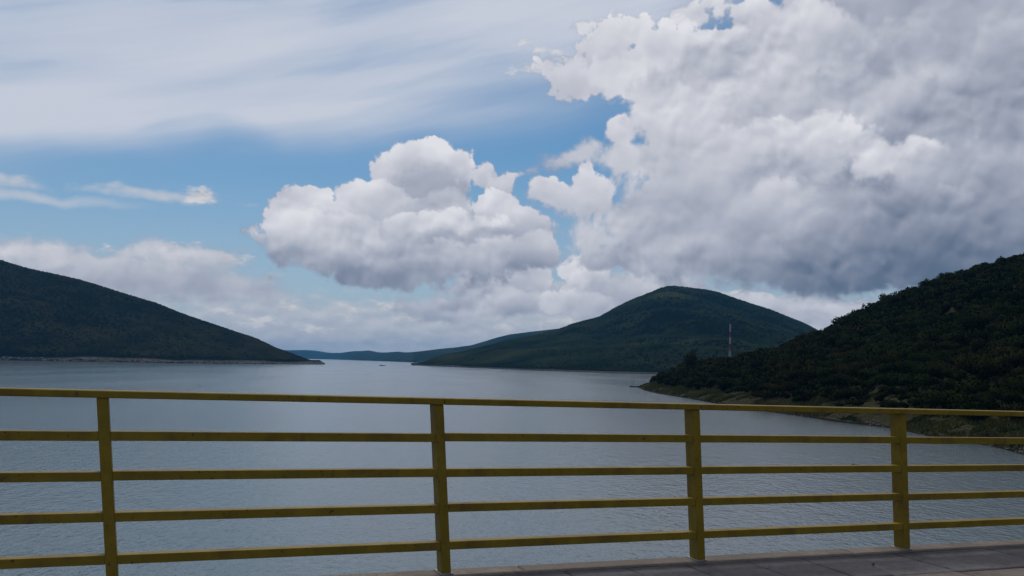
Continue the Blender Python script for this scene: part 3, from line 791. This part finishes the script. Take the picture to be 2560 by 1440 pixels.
tag(link('hill', Hill(FARTHEST_ROWS, 60, 14, 600, 1.0, 600.0, 2.0, 61).mesh('hill', MAT_FAR)), 'faint pale hills on the horizon above the far shore', kind='structure')

# ------------------------------------------------------------------ the near hill on the right
SH_Y = np.array([-120, 0, 30, 60, 100, 126, 134, 141, 159, 177, 195, 211, 234, 279, 337, 361, 400, 434, 448, 456, 475, 510, 560, 640])
SH_X = np.array([62, 64, 66, 68, 71, 73, 74.8, 75.3, 74.2, 75.2, 71.2, 70, 66.4, 63.3, 60.8, 59.2, 59.6, 62.4, 64, 68, 84, 112, 150, 205])
PR_D = np.array([-30, -4, 0, 1.5, 4, 7, 15.6, 27, 41, 52, 67, 79, 90, 111, 135, 149, 171, 230, 320, 500])
PR_Z = np.array([-6, -1.6, 0, 0.8, 1.7, 2.5, 4.8, 8.2, 10.8, 13, 18.4, 23, 27.6, 39, 48.5, 53.5, 59.5, 74, 96, 118])
def right_z(x, y):
    x = np.asarray(x, float); y = np.asarray(y, float)
    xs = np.interp(y, SH_Y, SH_X) + nfbm(y / 22, y * 0 + 3.3, 5, 4) * 1.3
    d = x - xs
    z = np.interp(d, PR_D, PR_Z)
    fall = np.clip((y - 404) / 150, 0, 1); fall = fall * fall * (3 - 2 * fall)
    z = np.where(z > 0, z * (1 - 0.8 * fall), z)
    up = np.clip(d / 25, 0, 1)
    z = z + up * (nfbm(x / 34, y / 26, 71, 4) * 1.7) + np.clip(d / 4, 0, 1) * nfbm(x / 7, y / 7, 72, 3) * 0.45
    return z, d
gx = np.concatenate([np.arange(46, 130, 1.6), np.arange(130, 300, 4.0), np.arange(300, 521, 10.0)])
gy = np.concatenate([np.arange(-120, 100, 5.0), np.arange(100, 470, 2.2), np.arange(470, 641, 6.0)])
GX, GY = np.meshgrid(gx, gy, indexing='ij')
GZ, GD = right_z(GX, GY)
GZ = np.where(GX > 500, -4.0, GZ)
k = len(gy); idx = np.arange(GX.size).reshape(GX.shape)
F_ = np.stack([idx[:-1, :-1], idx[1:, :-1], idx[1:, 1:], idx[:-1, 1:]], -1).reshape(-1, 4)
keep = (GZ.ravel()[F_].max(1) > -3.0)
tag(link('hill', mesh_np('hill', np.stack([GX, GY, GZ], -1).reshape(-1, 3), F_[keep], MAT_GROUND_RIGHT, True)),
    'steep near hillside on the right with a bare earthy bank above the water', kind='structure')

def leaf_cloud(seed, n, leaf, lobes, width, height, base):
    """a crown as leaf-sized faces spread over several uneven lobes"""
    g = np.random.default_rng(seed)
    cs = []
    for k in range(lobes):
        a = 6.283 * k / lobes + g.uniform(-0.5, 0.5); rr = g.uniform(0.15, 0.62) * width / 2 if k else 0
        zc = base + (height - base) * g.uniform(0.30, 0.72) if k else base + (height - base) * 0.62
        cs.append((rr * math.cos(a), rr * math.sin(a), zc, width * g.uniform(0.20, 0.33), (height - base) * g.uniform(0.22, 0.34)))
    cs = np.array(cs)
    c = cs[g.integers(0, lobes, n)]
    d = g.normal(size=(n, 3)); d /= np.linalg.norm(d, axis=1, keepdims=True)
    rad_ = g.uniform(0.45, 1.08, (n, 1)) ** 0.6
    p = c[:, :3] + d * rad_ * np.stack([c[:, 3], c[:, 3], c[:, 4]], 1)
    u = np.cross(d + g.normal(size=(n, 3)) * 0.35, g.normal(size=(n, 3))); u /= np.linalg.norm(u, axis=1, keepdims=True)
    w = np.cross(u, d + g.normal(size=(n, 3)) * 0.35); w /= np.linalg.norm(w, axis=1, keepdims=True) + 1e-6
    s = leaf * g.uniform(0.55, 1.3, (n, 1))
    V = np.stack([p - u * s, p - w * s * 0.55, p + u * s, p + w * s * 0.55], 1)
    out = p - np.array([0, 0, base + (height - base) * 0.25]); out /= np.linalg.norm(out, axis=1, keepdims=True)
    N = d * 0.45 + out * 0.45 + np.array([0, 0, 0.2])
    ng = np.cross(V[:, 1] - V[:, 0], V[:, 3] - V[:, 0])
    back = (ng * N).sum(1) < 0
    V[back] = V[back][:, ::-1]
    return V.reshape(-1, 3), np.arange(4 * n).reshape(n, 4), np.repeat(N, 4, 0)
CROWN = []; FULL = []
for k in range(7):
    wd, ht, bs = ((6.2, 4.6, 0.7), (5.4, 5.4, 1.0), (7.2, 4.9, 0.9), (4.4, 3.8, 0.4), (6.6, 5.9, 1.3), (5.0, 4.2, 0.4), (7.8, 5.4, 1.0))[k]
    V_, F_, N_ = leaf_cloud(100 + k, 1000, 0.30, 7 + k % 3, wd, ht, bs)
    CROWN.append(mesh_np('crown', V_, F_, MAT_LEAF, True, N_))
    FULL.append(leaf_cloud(200 + k, 270, 0.58, 6 + k % 3, wd, ht, bs))
TRUNK = []
for k in range(3):
    bm = bmesh.new(); g = random.Random(k)
    top = (g.uniform(-.3, .3), g.uniform(-.3, .3), 1.5)
    add_bar(bm, (0, 0, -0.6), top, 0.16, 0.11)
    for q in range(4):
        a = q * 1.57 + g.uniform(-.4, .4)
        add_bar(bm, (top[0], top[1], top[2] - 0.1 * q), (top[0] + 1.5 * math.cos(a), top[1] + 1.5 * math.sin(a), 2.9 + g.uniform(-.4, .5)), 0.085, 0.035, 5)
    TRUNK.append(mesh_bm('trunk', bm, MAT_BARK))

# scatter over the hillside
sp_ = 3.8
cx_, cy_ = np.meshgrid(np.arange(62, 420, sp_), np.arange(20, 540, sp_), indexing='ij')
cx_ = (cx_ + rng.uniform(-0.46, 0.46, cx_.shape) * sp_).ravel(); cy_ = (cy_ + rng.uniform(-0.46, 0.46, cy_.shape) * sp_).ravel()
cz_, cd_ = right_z(cx_, cy_)
edge = 6.5 + 4.0 * nfbm(cy_ / 16, cy_ * 0 + 1.0, 81, 3) + np.clip((190 - cy_) / 60, 0, 1) * 2.0
bare = (nfbm(cx_ / 20, cy_ / 14, 82, 3) > 0.56) & (cd_ < 60)
ok = (cd_ > edge) & ~bare & (np.hypot(cx_ - 92, cy_ - 405) > 4.5) & (np.hypot(cx_ - 108.0, cy_ - 440) > 4)
cx_, cy_, cz_, cd_ = cx_[ok], cy_[ok], cz_[ok], cd_[ok]
near_tip = np.clip((cd_ - 4) / 30, 0, 1)
size = rng.uniform(0.55, 1.30, len(cx_)) * (0.62 + 0.38 * near_tip) * (0.85 + 0.3 * vnoise(cx_ / 18, cy_ / 18, 83))
in_frame = (cx_ / cy_ < 0.60) & (cx_ / cy_ > 0.05) & (cy_ < 425)
dist = np.hypot(cx_, cy_)
order = np.argsort(np.where(in_frame, -size / dist, 1.0))
solo = order[:298]
rest = order[298:]
for j, q in enumerate(solo):
    k = int(rng.integers(0, 7))
    e = link('tree', None, loc=(cx_[q], cy_[q], cz_[q] - 0.15), rot=(0, 0, rng.uniform(0, 6.28)))
    e.scale = (size[q] * rng.uniform(0.92, 1.1),) * 2 + (size[q],)
    tx = cx_[q] / cy_[q]
    if tx < 0.206: where = 'near the spit, left of the third railing post'
    elif tx < 0.32: where = 'just right of the third railing post'
    elif tx < 0.43: where = 'left of the fourth railing post'
    elif tx < 0.50: where = 'just right of the fourth railing post'
    else: where = 'at the right edge of the view'
    if cd_[q] < 20: look, grp = 'small bushy tree above the water edge, ', 'trees along the foot of the right hillside'
    elif cd_[q] < 60: look, grp = 'rounded dark tree low on the right hillside, ', 'trees low on the right hillside'
    else: look, grp = 'rounded dark tree high on the right hillside, ', 'trees high on the right hillside'
    tag(e, look + where, 'tree', grp + ' ' + where)
    link('crown', CROWN[k], e); link('trunk', TRUNK[k % 3], e)
VV, FF, NN = [], [], []; off = 0
for q in rest:
    if cx_[q] / max(cy_[q], 1) > 0.75 and cy_[q] > 60 and rng.uniform() < 0.5: continue
    V0, F0, N0 = FULL[int(rng.integers(0, 7))]
    a = rng.uniform(0, 6.28); c, s_ = math.cos(a), math.sin(a)
    V = np.stack([V0[:, 0] * c - V0[:, 1] * s_, V0[:, 0] * s_ + V0[:, 1] * c, V0[:, 2]], 1) * size[q] + (cx_[q], cy_[q], cz_[q] - 0.15)
    NN.append(np.stack([N0[:, 0] * c - N0[:, 1] * s_, N0[:, 0] * s_ + N0[:, 1] * c, N0[:, 2]], 1))
    VV.append(V); FF.append(F0 + off); off += len(V0)
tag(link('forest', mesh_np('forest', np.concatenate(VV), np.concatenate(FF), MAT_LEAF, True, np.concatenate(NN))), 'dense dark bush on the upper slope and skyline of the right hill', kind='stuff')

# the tall tree that stands above the spit
z0 = float(right_z(92, 405)[0])
e = tag(link('tree', None, loc=(82.0, 408, float(right_z(82.0, 408)[0]) - 0.2)), 'tall dark round-headed tree rising above the bush left of the radio mast', 'tree')
V_, F_, N_ = leaf_cloud(301, 1100, 0.40, 10, 7.2, 13.6, 3.2)
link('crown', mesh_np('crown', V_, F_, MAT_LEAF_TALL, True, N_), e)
bm = bmesh.new(); add_bar(bm, (0, 0, -0.5), (0.2, 0.1, 5.5), 0.24, 0.12)
for q in range(5):
    a = q * 1.26; add_bar(bm, (0.1, 0.05, 2.6 + 0.4 * q), (1.8 * math.cos(a), 1.8 * math.sin(a), 4.6 + 0.7 * q), 0.09, 0.03, 5)
link('trunk', mesh_bm('trunk', bm, MAT_BARK), e)

# grass and stones on the bank
g = np.random.default_rng(91)
n = 24000
y = g.uniform(110, 440, n); d0 = np.abs(g.normal(0, 1, n)) * 8 + 0.6
x = np.interp(y, SH_Y, SH_X) + d0
z, d = right_z(x, y)
ok = (z > 0.35) & (nfbm(x / 6, y / 9, 92, 3) > -0.12)
x, y, z = x[ok], y[ok], z[ok]
VV, FF = [], []
for k in range(5):
    a = g.uniform(0, 6.28, len(x)); lean = g.uniform(0.1, 0.5, len(x)); hgt = g.uniform(0.25, 0.75, len(x)); wd = g.uniform(0.06, 0.16, len(x))
    ox, oy = g.uniform(-.35, .35, (2, len(x)))
    p0 = np.stack([x + ox - np.sin(a) * wd, y + oy + np.cos(a) * wd, z - 0.1], -1)
    p1 = np.stack([x + ox + np.sin(a) * wd, y + oy - np.cos(a) * wd, z - 0.1], -1)
    p2 = np.stack([x + ox + np.cos(a) * lean, y + oy + np.sin(a) * lean, z + hgt], -1)
    VV.append(np.stack([p0, p1, p2], 1).reshape(-1, 3)); FF.append(np.arange(3 * len(x)).reshape(-1, 3) + k * 3 * len(x))
tag(link('grass', mesh_np('grass', np.concatenate(VV), np.concatenate(FF), MAT_GRASS)), 'rough olive grass along the bank below the right hillside', kind='stuff')
MAT_STONE, b = material('bank_stone')
put(b.inputs['Base Color'], mixc(island(), (0.06, 0.052, 0.040), (0.15, 0.13, 0.10))); b.inputs['Roughness'].default_value = 0.9
n = 1000
y = 125 + g.uniform(0, 1, n) ** 1.6 * 290; x = np.interp(y, SH_Y, SH_X) + np.abs(g.normal(0, 1, n)) * 3.2
z, d = right_z(x, y); ok = z > -0.1
r_ = g.uniform(0.1, 0.42, ok.sum()) ** 1.2
V_, F_ = crowns(np.stack([x[ok], y[ok], z[ok] + r_ * 0.2], -1), r_, 0.6, 93)
tag(link('stones', mesh_np('stones', V_, F_, MAT_STONE)), 'loose pale stones along the right-hand water edge', kind='stuff')
n = 900
i = g.uniform(0, 149, n); x, y, z = hill_l.at(i, g.uniform(0.001, 0.012, n))
ok = (z > -0.5) & (vnoise(x / 30, y / 30, 5) > 0.4)
r_ = g.uniform(0.8, 3.0, ok.sum())
MAT_ROCK, b = material('shore_rock')
put(b.inputs['Base Color'], mixc(island(), (0.055, 0.050, 0.043), (0.19, 0.172, 0.147))); b.inputs['Roughness'].default_value = 0.9
V_, F_ = crowns(np.stack([x[ok], y[ok], z[ok]], -1), r_, 0.55, 94)
tag(link('rocks', mesh_np('rocks', V_, F_, MAT_ROCK)), 'pale broken rock along the foot of the left hill', kind='stuff')

# ------------------------------------------------------------------ the bridge: road, footway, railing
UX, UY = 0.92958, 0.36863                    # along the railing, away from the camera to the right
GRADE = -0.0207
ANG = math.atan2(UY, UX)
ORG = (-UY * 4.9, UX * 4.9, 12.0 - 1.21)     # deck level at the foot of the railing
def on_deck(s, t, z): return (s, t, z + GRADE * s)
def deck_box(bm, s0, s1, t0, t1, z0, z1):
    add_hexa(bm, [on_deck(s0, t0, z0), on_deck(s1, t0, z0), on_deck(s1, t1, z0), on_deck(s0, t1, z0),
                  on_deck(s0, t0, z1), on_deck(s1, t0, z1), on_deck(s1, t1, z1), on_deck(s0, t1, z1)])
def deck_obj(name, data, parent=None):
    return link(name, data, parent) if parent is not None else link(name, data, None, ORG, (0, 0, ANG))

bm = bmesh.new(); deck_box(bm, -150, 112, -8.6, -0.80, -0.6, -0.135)
tag(deck_obj('road', mesh_bm('road', bm, MAT_ASPHALT)), 'dark asphalt carriageway along the bridge', kind='structure')
bm = bmesh.new(); deck_box(bm, -150, 112, -8.4, 0.06, -14.5, -0.62)
tag(deck_obj('dam_wall', mesh_bm('dam_wall', bm, MAT_EDGE)), 'plain concrete wall carrying the road above the water', kind='structure')

pave = tag(link('pavement', None, None, ORG, (0, 0, ANG)), 'narrow grey footway of cracked concrete slabs beside the yellow railing', kind='structure')
bm = bmesh.new(); deck_box(bm, -150, 112, -0.795, 0.125, -0.59, -0.075)
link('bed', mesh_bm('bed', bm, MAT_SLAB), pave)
def slab(poly, z1, name='slab', mat=None, z0=-0.070, bev=0.006):
    bm = bmesh.new(); n = len(poly)
    lo = [bm.verts.new(on_deck(s, t, z0)) for s, t in poly]; hi = [bm.verts.new(on_deck(s, t, z1)) for s, t in poly]
    bm.faces.new(lo[::-1]); bm.faces.new(hi)
    for i in range(n): bm.faces.new((lo[i], lo[(i + 1) % n], hi[(i + 1) % n], hi[i]))
    bmesh.ops.recalc_face_normals(bm, faces=bm.faces)
    bmesh.ops.bevel(bm, geom=[e for e in bm.edges if all(abs(v.co.z - (z1 + GRADE * v.co.x)) < 1e-4 for v in e.verts)], offset=bev, segments=1, affect='EDGES')
    return link(name, mesh_bm(name, bm, mat or MAT_SLAB), pave)
T_IN, T_OUT = -0.560, -0.028
joints = [-3.3, -2.86, -2.43, -2.0, -1.56, -1.13, -0.70, -0.26, 0.17, 0.60, 1.03, 1.46, 1.88, 2.30, 2.73, 3.155, 3.62, 4.06, 4.90, 5.78, 6.22, 6.65, 7.5, 7.95, 8.4, 8.82, 9.25, 9.7, 10.1, 10.55, 11.0]
g = random.Random(4)
for a, b_ in zip(joints[:-1], joints[1:]):
    k = g.uniform(-0.02, 0.02); z = -0.012 + g.uniform(-0.004, 0.004); gp = g.uniform(0.004, 0.008)
    if abs(a - 4.06) < 1e-6:                # the cracked slab: two pieces either side of a ragged crack
        cr = [(4.50, T_OUT), (4.53, -0.16), (4.515, -0.235), (4.45, -0.285), (4.405, -0.36), (4.39, -0.46), (4.365, T_IN)]
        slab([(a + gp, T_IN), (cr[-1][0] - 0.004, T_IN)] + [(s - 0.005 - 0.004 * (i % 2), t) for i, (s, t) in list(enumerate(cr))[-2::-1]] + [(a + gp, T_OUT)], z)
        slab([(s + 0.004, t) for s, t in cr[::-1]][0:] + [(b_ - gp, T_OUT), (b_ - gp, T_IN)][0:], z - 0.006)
        continue
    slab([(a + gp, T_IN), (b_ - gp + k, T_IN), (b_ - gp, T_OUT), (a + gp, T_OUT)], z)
for a, b_ in ((-150, -3.31), (11.01, 112)):
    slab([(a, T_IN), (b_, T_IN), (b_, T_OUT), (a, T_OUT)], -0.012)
ks = [-3.4 + 0.92 * i for i in range(17)]
for a, b_ in list(zip(ks[:-1], ks[1:])) + [(-150, -3.41), (ks[-1] + 0.01, 112)]:
    slab([(a + 0.004, -0.795), (b_ - 0.004, -0.795), (b_ - 0.004, T_IN - 0.020), (a + 0.004, T_IN - 0.020)], -0.016 + g.uniform(-.004, .004), 'kerb', MAT_EDGE, -0.072, 0.016)
es = [-3.1, -0.4, 2.05, 4.55, 7.1, 9.6, 12.0]
for a, b_ in list(zip(es[:-1], es[1:])) + [(-150, -3.11), (12.01, 112)]:
    slab([(a + 0.002, T_OUT + 0.006), (b_ - 0.002, T_OUT + 0.006), (b_ - 0.002, 0.145), (a + 0.002, 0.145)], 0.0, 'edging', MAT_EDGE, -0.072, 0.010)

rail = tag(link('railing', None, None, ORG, (0, 0, ANG)), 'yellow painted steel railing with a flat top rail along the footway edge', 'railing')
BAY = 1.751; S0 = -0.268; LEAN = 0.065
posts = range(-6, 16)
TOP_Z = (1.21 - 0.228, 1.21 - 0.190)
BAR_TOP = (0.815, 0.610, 0.405, 0.190)
def post_x(k): return S0 + BAY * k + {1: 0.014, 5: -0.01, -2: 0.012}.get(k, 0.0)   # not set out perfectly evenly
def post_s(k, z): return post_x(k) + LEAN * (TOP_Z[0] - z)
def post_mesh():
    bm = bmesh.new(); h = TOP_Z[0]; w = 0.027
    f = LEAN * h
    add_hexa(bm, [(f - w, 0, 0.006), (f + w, 0, 0.006), (f + w, 0.104, 0.006), (f - w, 0.104, 0.006),
                  (-w, 0, h), (w, 0, h), (w, 0.104, h), (-w, 0.104, h)])
    return mesh_bm('post', bm, MAT_PAINT, 0.003)
PM = post_mesh()
bm = bmesh.new(); add_hexa(bm, [(-0.040, -0.006, 0), (0.040, -0.006, 0), (0.040, 0.128, 0), (-0.040, 0.128, 0), (-0.040, -0.006, 0.006), (0.040, -0.006, 0.006), (0.040, 0.128, 0.006), (-0.040, 0.128, 0.006)])
PLATE = mesh_bm('base_plate', bm, MAT_ZINC, 0.001)
for k in posts:
    s = post_x(k)
    po = link('post', PM, rail, (s, 0, GRADE * s))
    link('base_plate', PLATE, po, (LEAN * TOP_Z[0], 0, 0))
for k in list(posts)[:-1]:
    for zt in BAR_TOP:
        h = 0.047
        a, b_ = post_s(k, zt - h / 2) + 0.0265, post_s(k + 1, zt - h / 2) - 0.0265
        dz = g.uniform(-0.003, 0.003)
        bm = bmesh.new(); deck_box(bm, a, b_, 0.006, 0.070, zt - h + dz, zt + dz)
        link('bar', mesh_bm('bar', bm, MAT_PAINT, 0.002), rail)
seams = [post_s(k, 1.0) + 0.03 for k in (-6, -2, 1, 4, 7, 11, 15)]
for a, b_ in zip(seams[:-1], seams[1:]):
    bm = bmesh.new(); deck_box(bm, a + 0.0015, b_ - 0.0015, -0.012, 0.108, TOP_Z[0] + 0.0005, TOP_Z[1])
    link('top_rail', mesh_bm('top_rail', bm, MAT_PAINT, 0.004), rail)

# ------------------------------------------------------------------ radio mast behind the spur
def paint(name, c):
    m, b = material(name); put(b.inputs['Base Color'], mixc(fbm(geo_pos(), 1.5, 4.0), tuple(x * 0.8 for x in c), c)); b.inputs['Roughness'].default_value = 0.6
    return m
MAT_RED, MAT_WHITE, MAT_DARK, MAT_WOOD = paint('mast_red', (0.46, 0.045, 0.035)), paint('mast_white', (0.64, 0.64, 0.64)), paint('dark_hull', (0.030, 0.032, 0.042)), paint('grey_wood', (0.09, 0.08, 0.07))
mx_, my_ = 108.0, 440.0
mz_ = float(right_z(mx_, my_)[0])
mast = tag(link('radio_mast', None, None, (mx_, my_, mz_)), 'slender red and white banded lattice radio mast behind the wooded spur', 'mast')
top_z = 32.4 - mz_
cuts = [0.0, 16.3 - mz_, 19.2 - mz_, 22.5 - mz_, 25.8 - mz_, 28.6 - mz_, top_z]
cols = ['red', 'white', 'red', 'white', 'red', 'white']
for i in range(6):
    a, b_ = cuts[i], cuts[i + 1]
    bm = bmesh.new()
    def half(z): return 0.46 - 0.26 * z / top_z
    cor = [(1, 1), (-1, 1), (-1, -1), (1, -1)]
    for u, w in cor:
        add_bar(bm, (u * half(a), w * half(a), a), (u * half(b_), w * half(b_), b_), 0.075, 0.065, 4)
    nb = max(2, int((b_ - a) / 1.1))
    for q in range(nb):
        z0_, z1_ = a + (b_ - a) * q / nb, a + (b_ - a) * (q + 1) / nb
        for r0 in range(4):
            u, w = cor[r0]; u2, w2 = cor[(r0 + 1) % 4]
            add_bar(bm, (u * half(z0_), w * half(z0_), z0_), (u2 * half(z1_), w2 * half(z1_), z1_), 0.045, 0.045, 4)
    s_ = link('mast_section', mesh_bm('mast_section', bm, MAT_RED if cols[i] == 'red' else MAT_WHITE), mast)
    s_['label'] = cols[i] + ' painted lattice section'

# ------------------------------------------------------------------ boats and floating things
def hull_mesh(L, B, D, mat):
    """open boat: pointed bow, narrower stern, sheer rising to the ends"""
    bm = bmesh.new(); rings = []
    for k in range(9):
        u = k / 8; x = (u - 0.5) * L
        w = B / 2 * max(0.04, (1 - abs(2 * u - 0.92) ** 2.6)); sh = D * (0.75 + 0.55 * abs(2 * u - 1) ** 2)
        rings.append([bm.verts.new(p) for p in ((x, -w, sh), (x, -w * 0.8, 0.05), (x, 0, -0.18), (x, w * 0.8, 0.05), (x, w, sh), (x, w * 0.86, sh), (x, w * 0.6, 0.14), (x, -w * 0.6, 0.14), (x, -w * 0.86, sh))])
    for a, b_ in zip(rings[:-1], rings[1:]):
        for i in range(9): bm.faces.new((a[i], a[(i + 1) % 9], b_[(i + 1) % 9], b_[i]))
    bm.faces.new(rings[0][::-1]); bm.faces.new(rings[-1])
    return mesh_bm('hull', bm, mat)
bt = tag(link('rowing_boat', None, None, (62.2, 447, 0), (0, 0, 0.15)), 'small dark boat with a thin pole mast at the tip of the grassy spit', 'boat')
link('hull', hull_mesh(5.6, 1.5, 0.55, MAT_DARK), bt)
bm = bmesh.new(); add_bar(bm, (-1.2, 0, 0.1), (-0.75, 0, 5.1), 0.075, 0.05); link('mast', mesh_bm('mast', bm, MAT_WOOD), bt)
bm = bmesh.new()
for q in (-0.8, 0.4, 1.3): add_hexa(bm, [(q, -.55, .34), (q + .25, -.55, .34), (q + .25, .55, .34), (q, .55, .34), (q, -.55, .38), (q + .25, -.55, .38), (q + .25, .55, .38), (q, .55, .38)])
link('thwart', mesh_bm('thwart', bm, MAT_WOOD), bt)
px_, py_ = 66.4, 418.0; pz_ = float(right_z(px_, py_)[0])
bm = bmesh.new(); add_bar(bm, (0, 0, -0.4), (0.02, 0, 4.6), 0.07, 0.05); add_bar(bm, (-0.28, 0, 4.1), (0.3, 0, 4.1), 0.025)
tag(link('pole', mesh_bm('pole', bm, MAT_WOOD), None, (px_, py_, pz_)), 'thin bare pole standing on the low grass of the spit', 'pole')
fb = tag(link('motor_boat', None, None, (-222, 1516, 0), (0, 0, 0.1)), 'low dark boat far out on the open lake near the gap between hills', 'boat')
link('hull', hull_mesh(10.5, 2.6, 0.9, MAT_DARK), fb)
bm = bmesh.new(); add_hexa(bm, [(-1.6, -.8, .5), (1.0, -.8, .5), (1.0, .8, .5), (-1.6, .8, .5), (-1.3, -.7, 1.7), (0.6, -.7, 1.7), (0.6, .7, 1.7), (-1.3, .7, 1.7)])
link('cabin', mesh_bm('cabin', bm, MAT_DARK, 0.05), fb)
def driftwood(loc, rot, L, label, twig):
    bm = bmesh.new()
    pts = [(-L / 2, 0, 0.0), (-L * 0.2, 0.02, 0.05), (L * 0.15, -0.02, 0.03), (L / 2, 0.03, -0.03)]
    for a, b_, r0, r1 in zip(pts[:-1], pts[1:], (0.045, 0.07, 0.055), (0.07, 0.055, 0.02)): add_bar(bm, a, b_, r0, r1, 7)
    o = tag(link('driftwood', mesh_bm('driftwood', bm, MAT_DARK), None, loc, (0, 0, rot)), label, 'driftwood')
    bm = bmesh.new(); add_bar(bm, (-L * 0.17, 0.0, 0.05), (-L * 0.24, 0.03, 0.05 + twig), 0.035, 0.012, 5); add_bar(bm, (L * 0.1, 0, 0.03), (L * 0.16, 0.08, 0.03 + twig * 0.6), 0.02, 0.008, 5)
    link('branch', mesh_bm('branch', bm, MAT_DARK), o)
driftwood((42.2, 108.7, 0.03), -0.1, 0.74, 'small dark branch with an upright twig afloat between the two right-hand posts', 0.30)
driftwood((-122, 346.6, 0.05), 0.3, 1.1, 'tiny dark piece of driftwood on the water above the top rail at left', 0.25)

# ------------------------------------------------------------------ air
MAT_HAZE = bpy.data.materials.new('haze'); MAT_HAZE.use_nodes = True; E.nt = MAT_HAZE.node_tree
for n in list(E.nt.nodes): E.nt.nodes.remove(n)
pv = node('ShaderNodeVolumePrincipled'); pv.inputs['Color'].default_value = (0.13, 0.52, 1.0, 1)
pv.inputs['Density'].default_value = HAZE_DENSITY; pv.inputs['Anisotropy'].default_value = 0.2
mo = node('ShaderNodeOutputMaterial'); E.nt.links.new(pv.outputs[0], mo.inputs['Volume'])
bm = bmesh.new(); x, y0, y1, z0, z1 = 16000, -1200, 15200, -15.5, 262
add_hexa(bm, [(-x, y0, z0), (x, y0, z0), (x, y1, z0), (-x, y1, z0), (-x, y0, z1), (x, y0, z1), (x, y1, z1), (-x, y1, z1)])
tag(link('haze', mesh_bm('haze', bm, MAT_HAZE)), 'thin bluish summer haze over the lake', kind='stuff')
E.nt = None
